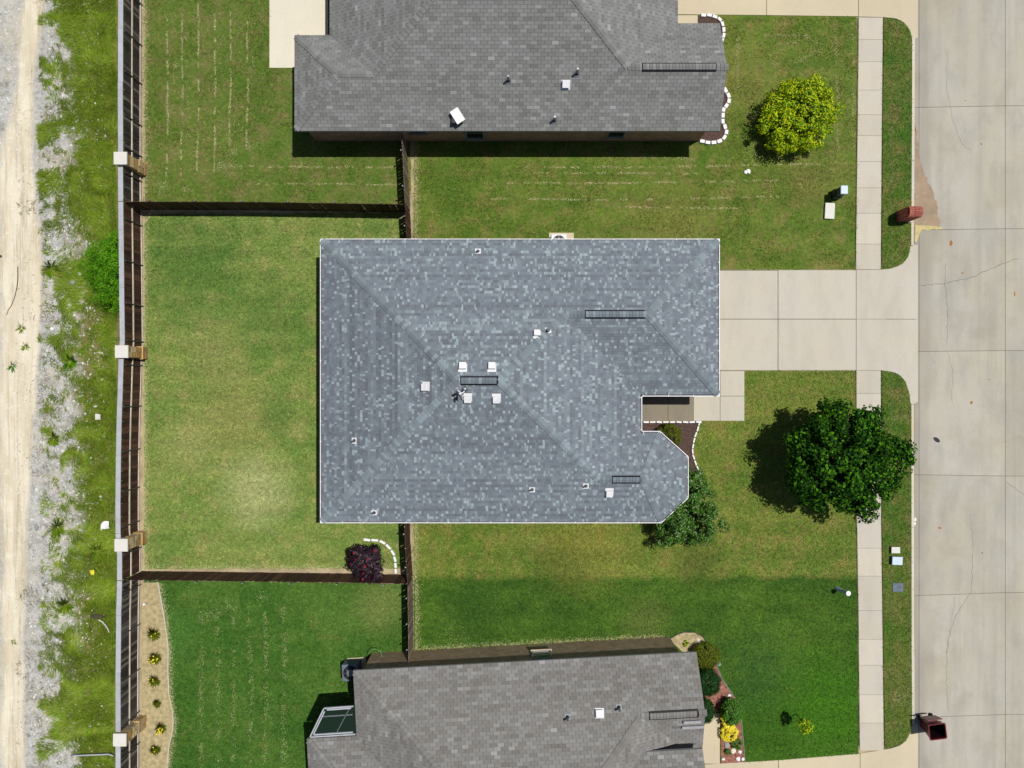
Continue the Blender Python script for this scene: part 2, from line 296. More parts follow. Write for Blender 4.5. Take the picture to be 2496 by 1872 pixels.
snd = t.mix(t.rng(t.noise(7, 6, rough=.85), .58, .72, 0, .6), snd, C('a0947a')); snd = t.mix(t.rng(t.noise(1.6, 6, stretch=(2.5, .12, 1), rough=.75), .50, .66, 0, .7), snd, C('b5a78c')); snd = t.mix(t.rng(t.noise(2.2, 6, rough=.75), .54, .68, 0, .5), snd, C('f6f0e2', .9))
c = t.mix(sand, gravel, snd)
c = t.mix(grs, c, t.mix(t.rng(t.noise(3, 5), .35, .65), C('5c6a2c'), C('8a8250')))
far = t.mix(t.rng(t.noise(.05, 4), .4, .6), C('6d7a3a'), C('9a9468'))
inn = t.mth('MULTIPLY', t.rng(o[0], -24.99, -26.5, 1, 1), t.rng(o[0], -18.4, -18.2, 1, 0))
c = t.mix(inn, t.mix(t.rng(t.noise(2.2, 5), .35, .65), C('a5977a'), C('857a5c')), c)
t.base(c); t.bump(t.noise(12, 6, rough=.8), .8, .05); M['wild'] = t.m
# one big sheet, finer near the site on the wild side
MB().add([(-400, -400, -.16), (400, -400, -.16), (400, 400, -.16), (-400, 400, -.16)], [(0, 1, 2, 3)]).build('ground', M['wild'], kind='structure', base=(0, 0, -.16))
def vnoise(x, y, seed, sc):
    q = np.random.default_rng(seed).random((256, 256)); x = x * sc + 1000; y = y * sc + 1000
    xi = np.floor(x).astype(int); yi = np.floor(y).astype(int); fx = x - xi; fy = y - yi
    fx = fx * fx * (3 - 2 * fx); fy = fy * fy * (3 - 2 * fy); g = lambda a, b: q[a % 256, b % 256]
    return (g(xi, yi) * (1 - fx) + g(xi + 1, yi) * fx) * (1 - fy) + (g(xi, yi + 1) * (1 - fx) + g(xi + 1, yi + 1) * fx) * fy
def grid(name, x0, x1, y0, y1, step, mat, zf, kind='structure'):
    nx = int((x1 - x0) / step) + 1; ny = int((y1 - y0) / step) + 1
    xs = np.linspace(x0, x1, nx); ys = np.linspace(y0, y1, ny); XX, YY = np.meshgrid(xs, ys); Z = zf(XX, YY)
    V = np.stack([XX, YY, Z], -1).reshape(-1, 3); me = bpy.data.meshes.new(name)
    i = np.arange((ny - 1) * (nx - 1)); r = i // (nx - 1); cc = i % (nx - 1); a = r * nx + cc
    F = np.stack([a, a + 1, a + nx + 1, a + nx], -1)
    me.vertices.add(len(V)); me.vertices.foreach_set('co', V.astype(np.float32).ravel())
    me.loops.add(F.size); me.loops.foreach_set('vertex_index', F.ravel().astype(np.int32)); me.polygons.add(len(F)); me.polygons.foreach_set('loop_start', np.arange(0, F.size, 4, dtype=np.int32))
    me.update(calc_edges=True); me.materials.append(mat); o = link(name, me); o['kind'] = kind; return o
def wildz(x, y):
    z = (vnoise(x, y, 3, .6) - .5) * .10 + (vnoise(x, y, 4, 3.0) - .5) * .03 + .0
    px = x * 50 + 1248; rut = np.exp(-((px - 95) / 9) ** 2) * -.05 + np.exp(-((px - 30) / 14) ** 2) * -.04
    return z + rut + .0
grid('wild_ground', -30, -18.25, -24, 24, .14, M['wild'], wildz)
MB().prism([(-18.3, -24), (-17.0, -24), (G(2160, 0)[0], -24), (G(2160, 0)[0], 24), (-18.3, 24)], -.15, -.012).build('yard_soil', M['soil'], kind='structure')

def jag(pts, step=14, amp=2.2, seed=1, closed=True):
    q = random.Random(seed); out = []; n = len(pts)
    for i in range(n if closed else n - 1):
        a, b = pts[i], pts[(i + 1) % n]; L = math.dist(a, b); k = max(1, int(L / step))
        for j in range(k):
            f = j / k; am = 0 if j == 0 else amp; out.append((a[0] + (b[0] - a[0]) * f + q.uniform(-am, am), a[1] + (b[1] - a[1]) * f + q.uniform(-am, am)))
    return out
def gp(pts): return [G(*p) for p in pts]
def sheet(name, pts, z, mat, z0=None, kind='structure', **k): return MB().prism(gp(pts), z - .012 if z0 is None else z0, z).build(name, mat, kind=kind, **k)
# sidewalk edges
SW_Y = [-40, 43, 300, 624, 905, 1248, 1490, 1830, 1930]; SW_L = [2093, 2092.7, 2090, 2086, 2087, 2088, 2092, 2095.4, 2096]; SW_R = [2152, 2151.8, 2149, 2146.6, 2146.6, 2147, 2150, 2154, 2155]
swl = lambda y: float(np.interp(y, SW_Y, SW_L)); swr = lambda y: float(np.interp(y, SW_Y, SW_R))
sheet('upper_back_lawn', jag([(353, -60), (1001, -60), (1001, 503), (353, 503)], seed=2), 0, M['lawn_a'])
sheet('central_back_lawn', jag([(352, 548), (372, 522), (965, 518), (990, 560), (990, 1385), (365, 1385), (352, 1340)], seed=3, amp=3), 0, M['lawn_b'])
sheet('lower_back_lawn', jag([(350, 1404), (1000, 1404), (1000, 1940), (350, 1940)], seed=4), 0, M['lawn_c'])
sheet('upper_side_lawn', jag([(1009, -60), (2088, -60), (2090, 300), (2085, 657), (1009, 657)], seed=5, amp=.5), 0, M['lawn_d'])
sheet('front_lawn', jag([(1009, 657.3), (1760, 657.3), (1760, 904), (2084, 904), (2086, 1248), (2090, 1490), (2093, 1850), (1800, 1862), (1750, 1940), (1009, 1940)], seed=6, amp=.4), 0, M['lawn_e'])
VU = [(2150, 43), (2172, 44.5), (2195, 51), (2210, 62), (2219, 76), (2222.5, 92), (2222, 300), (2220, 560), (2219.5, 600), (2214, 625), (2198, 643), (2172, 654), (2146, 657)]
VL = [(2146.6, 903), (2172, 906.5), (2192, 915), (2207, 931), (2216, 955), (2220, 985), (2220, 1248), (2221, 1600), (2222.5, 1760), (2219, 1785), (2209, 1804), (2190, 1817), (2154, 1826), (2150, 1490), (2147, 1248)]
sheet('upper_verge', VU, 0, M['lawn_v'], z0=-.15); sheet('lower_verge', VL, 0, M['lawn_v'], z0=-.15)
# ------------------------------------------------------------------ paving
def paving(name, base_pts, slabs, z, mat, gap=.7, top=0, depth=.16, zslabs=None):
    b = MB().prism(gp(base_pts), z - depth, z - .035).build(name, M['joint'], kind='structure')
    for s in slabs:
        cx = sum(p[0] for p in s) / len(s); cy = sum(p[1] for p in s) / len(s)
        q = []
        for x, y in s: q.append((x - math.copysign(min(gap, abs(x - cx)), x - cx) if abs(x - cx) > 2 else x, y - math.copysign(min(gap, abs(y - cy)), y - cy) if abs(y - cy) > 2 else y))
        m = MB().prism(gp(q), z - .034, z)
        m.build('slab', mat, b)
    return b
def rect(x0, y0, x1, y1): return [(x0, y0), (x1, y0), (x1, y1), (x0, y1)]
def swslabs(js): return [[(swl(a), a), (swr(a), a), (swr(b), b), (swl(b), b)] for a, b in zip(js, js[1:])]
ju = [43, 97, 151, 220, 280, 331, 394, 458, 520, 595, 657]; jl = [903, 959, 1020, 1082, 1144, 1206, 1267, 1336, 1404, 1488, 1558, 1621, 1693, 1762, 1829]
paving('sidewalk', [(swl(y), y) for y in ju] + [(swr(y), y) for y in ju[::-1]], swslabs(ju), .025, M['conc_walk'], .3)
paving('sidewalk', [(swl(y), y) for y in jl] + [(swr(y), y) for y in jl[::-1]], swslabs(jl), .025, M['conc_walk'], .3)
paving('driveway', rect(1700, 658, 2086, 903), [rect(1700, 659, 1896, 778), rect(1896, 658, 2086.5, 778), rect(1700, 778, 1896, 903), rect(1896, 778, 2086.5, 903)], .028, M['conc'])
paving('front_walk', [(1560, 950), (1754, 962), (1754, 904), (1815, 904), (1815, 1027), (1560, 1027)], [rect(1755, 904, 1814.5, 965.5), rect(1755, 965.5, 1814.5, 1026), rect(1690, 960, 1755, 1026)], .026, M['conc'], .6)
pb = paving('porch_floor', rect(1540, 935, 1690, 1027), [rect(1628, 940, 1690, 1027), rect(1540, 935, 1628, 1027)], .026, M['conc_porch'], .6)
paving('patio', rect(657, -60, 800, 166), [rect(657, -60, 800, 166)], .03, M['conc_white'], .3)
paving('upper_driveway', [(1652, -60), (2092, -60), (2092, 41), (1652, 37)], [[(1652, -60), (1868, -60), (1868, 38), (1652, 36)], [(1868, -60), (2092, -60), (2092, 41), (1868, 38)]], .028, M['conc_warm'])
paving('upper_step', rect(1640, 36, 1701, 66), [rect(1640, 37, 1701, 66)], .026, M['conc_warm'])
paving('lower_driveway', [(1700, 1862), (1897, 1852), (2096, 1836), (2096, 1960), (1700, 1960)], [[(1700, 1863), (1897, 1852), (1897, 1960), (1700, 1960)], [(1897, 1852), (2096, 1836), (2096, 1960), (1897, 1960)]], .028, M['conc_warm'])
paving('lower_walk', rect(1690, 1738, 1754.5, 1861), [rect(1690, 1738, 1754.5, 1861)], .024, M['conc_warm'], .2)
def apron(name, slabs, mat):
    """slabs slope from the yard level down to the gutter"""
    b = None
    def cx_(poly, v, ge):
        out = []; n = len(poly)
        for i in range(n):
            p, q = poly[i], poly[(i + 1) % n]; ip = (p[0] >= v) == ge or p[0] == v; iq = (q[0] >= v) == ge or q[0] == v
            if ip: out.append(p)
            if ip != iq: f = (v - p[0]) / (q[0] - p[0]); out.append((v, p[1] + (q[1] - p[1]) * f))
        return out
    for s in slabs:
        m = MB(); zt = lambda x: .028 - .13 * max(0, (x - 2195) / 45.)
        for poly in (cx_(s, 2195, False), cx_(s, 2195, True)):
            n = len(poly); pts = [(G(x, y), zt(x)) for x, y in poly]
            a = sum(pts[i][0][0] * pts[(i + 1) % n][0][1] - pts[(i + 1) % n][0][0] * pts[i][0][1] for i in range(n))
            if a < 0: pts = pts[::-1]
            m.add([(p[0][0], p[0][1], p[1]) for p in pts] + [(p[0][0], p[0][1], -.15) for p in pts], [tuple(range(n)), tuple(range(2 * n - 1, n - 1, -1))] + [((i + 1) % n, i, n + i, n + (i + 1) % n) for i in range(n)])
        if b is None: b = MB().prism([G(s[0][0] + 8, s[0][1] + 8), G(s[0][0] + 40, s[0][1] + 8), G(s[0][0] + 40, s[0][1] + 30), G(s[0][0] + 8, s[0][1] + 30)], -.3, -.16).build(name, M['joint'], kind='structure')
        m.build('slab', mat, b)
apron('driveway_apron', [[(2087, 658.5), (2146, 657.6), (2158, 656.6), (2172, 654.6), (2186, 650), (2198, 643.6), (2208, 634), (2214.4, 625.4), (2218, 612), (2220.3, 600), (2228, 596), (2240, 596), (2240, 777.5), (2087, 777.5)],
    [(2087, 778.5), (2240, 778.5), (2240, 978), (2228, 986), (2220.5, 985), (2219, 968), (2216.6, 955), (2207.6, 930.4), (2200, 922), (2192.5, 914.4), (2182, 909), (2172, 905.9), (2147, 902.4), (2087, 902.4)]], M['conc'])
apron('upper_driveway_apron', [[(2092.6, -60), (2240, -60), (2240, 90), (2228, 93), (2223.2, 92), (2219.7, 76), (2216, 69), (2210.6, 61.5), (2203, 55), (2195.3, 50.4), (2184, 46), (2172, 43.9), (2152, 42.4), (2092.6, 41)]], M['conc_warm'])
apron('lower_driveway_apron', [[(2096.6, 1836), (2154, 1827), (2172, 1823.5), (2190.4, 1817.7), (2200, 1811.5), (2209.6, 1804.6), (2215, 1796), (2219.8, 1785.4), (2222.5, 1772), (2229, 1764), (2240, 1764), (2240, 1960), (2096.6, 1960)]], M['conc_warm'])
def gap_strip(pts, w=2.0):
    m = MB(); q = gp(jag(pts, 10, .5, 3, closed=False)); vs = []
    for i, p in enumerate(q):
        k = w / 100. * rnd.uniform(.55, 1.25); vs += [(p[0] - k, p[1], .006), (p[0] + k, p[1], .006)]
    m.add(vs, [(2 * i, 2 * i + 2, 2 * i + 3, 2 * i + 1) for i in range(len(q) - 1)]); m.build('edge_gap_strip', M['gap_dark'], kind='structure')
M['gap_dark'] = simple('dark soil and gap shade', C('2c2a1e'), .95, .1, .3, 10)  # flat edge strips: dark soil colour with the gap's shade painted in
for ys in (ju, jl): gap_strip([(swl(y) - 1.9, y) for y in ys], 1.5); gap_strip([(swr(y) + 1.9, y) for y in ys], 2.4)
# road: slabs between the joints
ROADZ = -.11
def g2(px, py):
    p = P(px, py, ROADZ); return (p.x, p.y)
rb = MB().prism([g2(2226, -300), g2(3400, -300), g2(3400, 2200), g2(2226, 2200)], -.155, ROADZ - .03).build('road', M['joint'], kind='structure')
RJ = [(-260, -262), (0 - 34, 0 - 38), (262, 257), (560.5, 557), (857, 854), (1157, 1161), (1452, 1443), (1749, 1740), (2048, 2040)]
gapw = .45
for (a0, a1), (b0, b1) in zip(RJ, RJ[1:]):
    for x0, x1 in ((2228.5, 2240), (2240, 2450.5), (2450.5, 2700), (2700, 3000)):
        f = lambda x, a, b: a + (b - a) * min(1, (x - 2230) / 265.)
        y00, y01, y10, y11 = f(x0, a0, a1), f(x1, a0, a1), f(x0, b0, b1), f(x1, b0, b1)
        gx = .05 if x0 < 2240 or x0 == 2240 else gapw
        MB().prism([g2(x0 + (.25 if x0 < 2239 else .6 if x0 < 2241 else gapw), y00 + gapw), g2(x1 - (.2 if x1 < 2241 else gapw), y01 + gapw), g2(x1 - (.2 if x1 < 2241 else gapw), y11 - gapw), g2(x0 + (.25 if x0 < 2239 else .6 if x0 < 2241 else gapw), y10 - gapw)], ROADZ - .029, ROADZ).build('slab', M['conc_road'], rb)
def strip(m, pts, w, z, seed=0, taper=True):
    q = random.Random(seed); n = len(pts); vs = []
    for i, p in enumerate(pts):
        a = Vector(pts[max(0, i - 1)]); b = Vector(pts[min(n - 1, i + 1)]); d = (b - a).normalized(); k = w * q.uniform(.6, 1.3) * (.3 if taper and i in (0, n - 1) else 1) / 2
        vs += [(p[0] - d.y * k, p[1] + d.x * k, z), (p[0] + d.y * k, p[1] - d.x * k, z)]
    m.add(vs, [(2 * i, 2 * i + 1, 2 * i + 3, 2 * i + 2) for i in range(n - 1)])
def wander(pts, step=7, amp=1.8, seed=0): return [g2(*p) for p in jag(pts, step, amp, seed, closed=False)]
m = MB()
for i, (pts, w) in enumerate([([(2240, 695), (2300, 692), (2370, 675), (2450, 641), (2496, 625)], .022), ([(2306, 640), (2303, 690), (2310, 760), (2308, 850)], .016), ([(2310, 860), (2322, 900), (2320, 990)], .010),
        ([(2310, 120), (2308, 220), (2325, 300), (2345, 350), (2375, 375)], .010), ([(2365, 1250), (2372, 1330), (2368, 1440), (2330, 1500), (2310, 1560), (2306, 1640), (2312, 1740)], .013),
        ([(2450, 1175), (2490, 1200), (2520, 1240)], .014), ([(2440, 1080), (2496, 1060)], .008), ([(2330, 1445), (2318, 1520), (2308, 1600)], .009)]):
    strip(m, wander(pts, seed=i + 5), w, ROADZ + .004, i)
m.build('crack', M['crack'], rb)
# sediment left where the gutter holds water
t = NT('gutter sediment', .95, .1); c = t.mix(t.rng(t.noise(1.6, 5), .35, .65), C('9c8a74'), C('ae9780')); c = t.mix(t.rng(t.noise(5, 5), .6, .75), c, C('c8b98c')); t.base(c); M['sediment'] = t.m
m = MB(); pts = jag([(2229, 300), (2236, 330), (2240, 390), (2253, 425), (2272, 460), (2284, 500), (2290, 535), (2292, 556), (2229, 556)], 6, 3.2, 4)
m.prism([g2(*p) for p in pts], ROADZ - .002, ROADZ + .005).build('sediment', M['sediment'], rb)
m = MB(); pts = jag([(2231, 548), (2296, 553), (2296, 559), (2246, 561), (2240, 575), (2234, 590), (2230, 590)], 6, 1.2, 9)
m.prism([g2(*p) for p in pts], ROADZ + .006, ROADZ + .009).build('sediment', simple('yellow silt', C('c9ba84'), .95, .1, .15, 6), rb)
m = MB()
for i, (x, y, w, h) in enumerate([(2318, 593, 5, 9), (2392, 351, 2.5, 3.5), (2346, 666, 2.5, 3.5), (2473, 716, 3, 6), (2368, 981, 4.5, 6), (2291, 1287, 6, 3), (2412, 925, 2, 2.5), (2353, 245, 2, 2), (2394, 1348, 2, 3)]):
    m.prism([g2(x + math.cos(a * .7) * w * rnd.uniform(.5, 1), y + math.sin(a * .7) * h * rnd.uniform(.6, 1)) for a in range(9)], ROADZ - .003, ROADZ + .004)
m.build('rust_spot', M['rust'], rb)
# kerb
def kerb(name, pts, z=.02):
    m = MB(); P2 = [Vector(G(*p)) for p in pts]; n = len(P2)
    def off(i, k):
        a = P2[max(0, i - 1)]; b = P2[min(n - 1, i + 1)]; d = (b - a).normalized(); return P2[i] + Vector((d.y, -d.x)) * k
    cut = list(range(0, n))
    for i in range(n - 1):
        m2 = [off(i, 0), off(i + 1, 0), off(i + 1, -.15), off(i, -.15)]
        m.prism([(q.x, q.y) for q in m2], -.15, z)
    return m
kr = empty('kerb', (G(2224, 936)[0], G(2224, 936)[1], 0), None, None, kind='structure')
def kseg(a, b):
    ys = [a]; 
    while ys[-1] + 150 < b: ys.append(ys[-1] + 150)
    ys.append(b)
    for y0, y1 in zip(ys, ys[1:]):
        x0 = float(np.interp(y0, [90, 300, 600, 985, 1600, 1770], [2223, 2222.5, 2220.5, 2221, 2221.6, 2223])); x1 = float(np.interp(y1, [90, 300, 600, 985, 1600, 1770], [2223, 2222.5, 2220.5, 2221, 2221.6, 2223]))
        m = MB(); vs = []
        for x, y in ((x0, y0 + .3), (x1, y1 - .3)):
            gx, gy = G(x, y)
            vs += [(gx, gy, -.15), (gx, gy, .02), (gx + .11, gy, .015), (gx + .15, gy, -.02), (gx + .17, gy, -.15)]
        m.add(vs, [(i, i + 1, i + 6, i + 5) for i in range(4)] + [(4, 3, 2, 1, 0), (5, 6, 7, 8, 9)]).build('kerbstone', M['kerb'], kr)
kseg(92, 598); kseg(986, 1765)
# ------------------------------------------------------------------ lawn blades
def inrect(px, py, rs):
    k = np.zeros(len(px), bool)
    for a, b, c_, d in rs: k |= (px > a) & (px < c_) & (py > b) & (py < d)
    return k
def inpoly(px, py, poly):
    k = np.zeros(len(px), bool); n = len(poly)
    for i in range(n):
        (x0, y0), (x1, y1) = poly[i], poly[(i + 1) % n]
        c_ = ((y0 > py) != (y1 > py)) & (px < (x1 - x0) * (py - y0) / ((y1 - y0) + 1e-9) + x0); k ^= c_
    return k
def blades(name, px, py, mat, l0, l1, w, lift=(.3, .9), z=0.0, ang=None, parent=None):
    N = len(px); x = (px - 1248) / 50; y = (936 - py) / 50
    a = rng.random(N) * 6.283 if ang is None else ang + rng.normal(0, .35, N)
    L = rng.uniform(l0, l1, N); up = rng.uniform(lift[0], lift[1], N) * L; fl = np.sqrt(np.maximum(L * L - up * up, 1e-6))
    dx, dy = np.cos(a), np.sin(a); ww = w * rng.uniform(.7, 1.3, N) / 2
    zz = z if np.isscalar(z) else z
    V = np.empty((N, 3, 3)); V[:, 0] = np.stack([x - dy * ww, y + dx * ww, np.full(N, 0.) + zz], -1); V[:, 1] = np.stack([x + dy * ww, y - dx * ww, np.full(N, 0.) + zz], -1)
    V[:, 2] = np.stack([x + dx * fl, y + dy * fl, up + zz], -1)
    return fast(name, V, 3, mat, parent, 'stuff', rng.uniform(.05, 1, N))
HOUSES = [(740, -60, 1720, 343), (800, 600, 1600, 1265), (1560, 600, 1735, 958), (1590, 1062, 1650, 1255), (900, 1592, 1720, 1950), (770, 1790, 930, 1950)]
PAVE = [(1745, 900, 1817, 1030), (1735, 657, 2092, 904), (1550, 940, 1815, 1028), (657, -60, 790, 167), (1652, -60, 2240, 42), (1700, 1737, 1755, 1865), (1640, 20, 1702, 66), (1336, 566, 1400, 595)]
BEDS = [[(385, 1400), (400, 1500), (410, 1580), (411, 1640), (413, 1700), (423, 1760), (415, 1810), (407, 1960), (330, 1960), (330, 1400)],
        [(1620, 1566), (1648, 1548), (1668, 1541), (1692, 1541), (1713, 1553), (1727, 1572), (1745, 1620), (1760, 1655), (1785, 1693), (1806, 1722), (1806, 1765), (1812, 1820), (1815, 1862), (1690, 1862), (1680, 1600)],
        [(1560, 1028), (1704, 1028), (1692, 1075), (1687, 1104), (1696, 1140), (1708, 1160), (1700, 1190), (1600, 1200)],
        [(1695, 36), (1758, 42), (1766, 90), (1750, 110), (1690, 110)], [(1700, 200), (1768, 218), (1780, 240), (1766, 262), (1763, 300), (1773, 325), (1755, 352), (1700, 352)]]
def field(name, x0, y0, x1, y1, dens, mat, l0=.06, l1=.15, w=.024, excl=(), poly=None, lift=(.2, .75), clump=None):
    A = (x1 - x0) * (y1 - y0) / 2500.; N = int(A * dens); px = rng.uniform(x0, x1, N); py = rng.uniform(y0, y1, N)
    k = ~inrect(px, py, HOUSES + PAVE + list(excl))
    if poly: k &= inpoly(px, py, poly)
    for b in BEDS: k &= ~inpoly(px, py, b)
    px, py = px[k], py[k]
    if clump: m_ = rng.random(len(px)) < np.clip((vnoise(px / 50, py / 50, clump, 1.2) - .25) * 2.2, .15, 1); px, py = px[m_], py[m_]
    return blades(name, px, py, mat, l0, l1, w, lift)
D = 420
field('grass', 349, -20, 1002, 505, D, M['lawn_a'], clump=5); field('grass', 352, 520, 988, 1387, D, M['lawn_b']); field('grass', 352, 1402, 1000, 1900, D, M['lawn_c'])
field('grass', 1006, -20, 2091, 658, D, M['lawn_d'], clump=6); field('grass', 1006, 658, 2091, 1862, D, M['lawn_e'], poly=[(1006, 658), (1740, 658), (1740, 904), (2086, 904), (2088, 1248), (2092, 1490), (2095, 1836), (1815, 1857), (1750, 1862), (1006, 1862)])
field('grass', 2147, 43, 2223, 658, 520, M['lawn_v'], poly=VU); field('grass', 2147, 903, 2223, 1827, 520, M['lawn_v'], poly=VL)
# dry edges along the fences
def scatter(cx, cy, n, s): return cx + rng.normal(0, s, n), cy + rng.normal(0, s, n)
sx, sy, sa = [], [], []
def sline(pts, dens, s=1.5, keep=.5, seed=0):
    pts = jag(pts, 45, 1.6, seed + 3, closed=False) + [pts[-1]]; dens = dens * 1.15; s = s * 1.25
    for a, b in zip(pts, pts[1:]):
        L = math.dist(a, b); n = int(L * dens); f = rng.random(n); px = a[0] + (b[0] - a[0]) * f; py = a[1] + (b[1] - a[1]) * f
        k = vnoise(px / 50, py / 50, seed + 40, 3.5) * .6 + vnoise(px / 50, py / 50, seed + 70, 9) * .4 > 1.08 - keep; px, py = px[k], py[k]
        sx.append(px + rng.normal(0, s, len(px))); sy.append(py + rng.normal(0, s, len(px)))
for i, x in enumerate([408, 444, 483, 524, 562, 603]):
    sline([(x, rnd.uniform(0, 60)), (x + 2, 200), (x - 2, 360 if x > 530 else 430)], 2.6, .9, .66, i); sline([(x, 0), (x - 1, 420)], .35, 9, .8, i + 60)
    sline([(x + 12, 20), (x + 14, 350)], .8, 5, .5, i + 9)
for i, x in enumerate([488, 530, 567, 607, 645, 690]): sline([(x, 1470), (x + 4, 1600), (x + 2, 1872)], 1.5, 2.8, .6, i + 20)
for i, (y, a, b) in enumerate([(406, 560, 960), (448, 600, 970), (407, 1240, 2000), (421, 1300, 1700), (446, 1150, 1900), (486, 1180, 1900), (505, 1500, 1800)]): sline([(a, y), ((a + b) / 2, y + 1), (b, y - (6 if b > 1800 else -2))], 1.8 if i < 2 else 2.0, 1.0, .6, i + 30)
for pts in ([(1850, 105), (1950, 106)], [(1860, 88), (1960, 85), (2000, 110)], [(1855, 158), (1955, 150)], [(2036, 50), (2042, 370)], [(2078, 50), (2080, 360)], [(1798, 90), (1796, 240)], [(1560, 380), (1690, 388)]): sline(pts, 1.5, 2.0, .6, 50)
for cx, cy, n, s in [(455, 462, 60, 5), (540, 405, 120, 8), (610, 355, 110, 9), (570, 370, 80, 6), (395, 455, 120, 8), (430, 160, 70, 5), (455, 90, 60, 6), (480, 200, 40, 5), (1990, 120, 90, 10), (1850, 380, 70, 12), (1680, 405, 90, 10), (1960, 140, 50, 8), (515, 1495, 90, 9), (560, 1475, 60, 10), (640, 1455, 60, 8), (1300, 1320, 80, 12), (1110, 1560, 160, 22), (2190, 1700, 160, 12), (2180, 1020, 40, 9), (2150, 1640, 60, 6)]:
    a, b = scatter(cx, cy, n, s); sx.append(a); sy.append(b)
n = 26000; fy = rng.uniform(-10, 1872, n); fx = 349 + np.abs(rng.normal(0, 7, n)); k = (np.abs(fy - 500) > 28) & (fy < 1400); sx.append(fx[k][:9000]); sy.append(fy[k][:9000])
for x, y0, y1 in ((1010, 345, 585), (1010, 1275, 1420), (1012, 1420, 1580)):
    n = int((y1 - y0) * 5); sx.append(x + np.abs(rng.normal(0, 6, n))); sy.append(rng.uniform(y0, y1, n))
n = 2200; f = rng.random(n); sx.append(1010 + 610 * f); sy.append(1584 - 32 * f - np.abs(rng.normal(0, 5, n)))
n = 1500; f = rng.random(n); sx.append(360 + 600 * f); sy.append(1384 - np.abs(rng.normal(0, 5, n)))
n = 2500; f = rng.random(n); yy_ = 1420 + 450 * f; sx.append(np.interp(yy_, [1418, 1500, 1580, 1640, 1700, 1760, 1810, 1872], [387, 402, 412, 412, 415, 425, 417, 409]) + np.abs(rng.normal(0, 6, n))); sy.append(yy_)
sx = np.concatenate(sx); sy = np.concatenate(sy); kk = rng.random(len(sx)) < .62; blades('dry_clippings', sx[kk], sy[kk], M['straw'], .035, .085, .014, (.1, .5), z=.02)
# wild grass beyond the back fence
N = 330000; px = rng.uniform(-20, 283, N); py = rng.uniform(-20, 1892, N)
edge = np.interp(py, [0, 120, 250, 450, 650, 900, 1100, 1300, 1550, 1872], [112, 116, 135, 125, 170, 165, 175, 150, 140, 150])
f = (px - edge + 12) / 85 + (vnoise(px / 50, py / 50, 21, .9) - .5) * 2.4 + (vnoise(px / 50, py / 50, 22, 3.2) - .5) * 1.6
thin = (px > np.interp(py, [0, 450, 620, 900, 1300, 1872], [125, 95, 112, 104, 100, 100])) * np.clip((vnoise(px / 50, py / 50, 27, 2.2) * .6 + vnoise(px / 50, py / 50, 28, 6) * .4 - .60) * 4, 0, .35); f = np.maximum(f, thin)
fenceedge = np.interp(py, [0, 480, 700, 860, 1000, 1300, 1872], [285, 285, 290, 292, 285, 283, 280])
k = (rng.random(N) < np.clip(f, .0, 1.0)) & (px > 92) & (px < fenceedge); px, py = px[k], py[k]
ang = vnoise(px / 50, py / 50, 23, .8) * 9
wx = (px - 1248) / 50; wy = (936 - py) / 50
wg = blades('wild_grass', px, py, M['weed'], .10, .30, .020, (.25, .8), z=wildz(wx, wy), ang=ang)
N = 90000; px = rng.uniform(40, 270, N); py = rng.uniform(-20, 1892, N); sandm = np.interp(py, [0, 450, 620, 900, 1300, 1872], [114, 86, 106, 94, 68, 66])
k = (rng.random(N) < np.clip((vnoise(px / 50, py / 50, 61, 1.1) * .5 + vnoise(px / 50, py / 50, 62, 5) * .5 - .52) * 3, .015, .5) * np.where(px > sandm, 1, .12 + .9 * (vnoise(px / 50, py / 50, 66, .8) > .74))); px, py = px[k], py[k]
M['dead'] = leafmat('dead grass', [C('4c4838'), C('7a7258'), C('a89c78'), C('5e5e44')], .9, .1, .1)
blades('dead_grass', px, py, M['dead'], .06, .20, .016, (.1, .5), z=wildz((px - 1248) / 50, (936 - py) / 50), ang=vnoise(px / 50, py / 50, 63, 2) * 9)
# rubble in the gravel band
N = 5200; px = rng.uniform(0, 260, N); py = rng.uniform(-10, 1880, N); sandm = np.interp(py, [0, 450, 620, 900, 1300, 1872], [112, 84, 104, 92, 66, 64])
k = (px > sandm + 6) | ((py < 430) & (px < 45)) | (rng.random(N) < .05); px, py = px[k], py[k]; m_ = []
r = rng.uniform(.012, .045, len(px)) * rng.choice([1, 1, 1, 1.8], len(px)); x = (px - 1248) / 50; y = (936 - py) / 50; z = wildz(x, y)
o8 = np.array([[1, 0, 0], [0, 1, 0], [-1, 0, 0], [0, -1, 0], [0, 0, .7]]); tri = [(0, 1, 4), (1, 2, 4), (2, 3, 4), (3, 0, 4)]
V = []
for a, b, c_ in tri:
    q = np.stack([o8[a], o8[b], o8[c_]])[None] * r[:, None, None]; V.append(q)
ja = rng.uniform(.6, 1.4, (len(px), 5)); V = np.stack([np.stack([o8[i][None] * (r * ja[:, i])[:, None] for i in tr], 1) for tr in tri], 1).reshape(-1, 3, 3)
V += np.repeat(np.stack([x, y, z], -1), 4, 0)[:, None, :]
fast('gravel', V, 3, simple('white rubble', C('dcdcd8', .85), .9, .1, .2, 8), None, 'stuff', rng.random(len(V)))
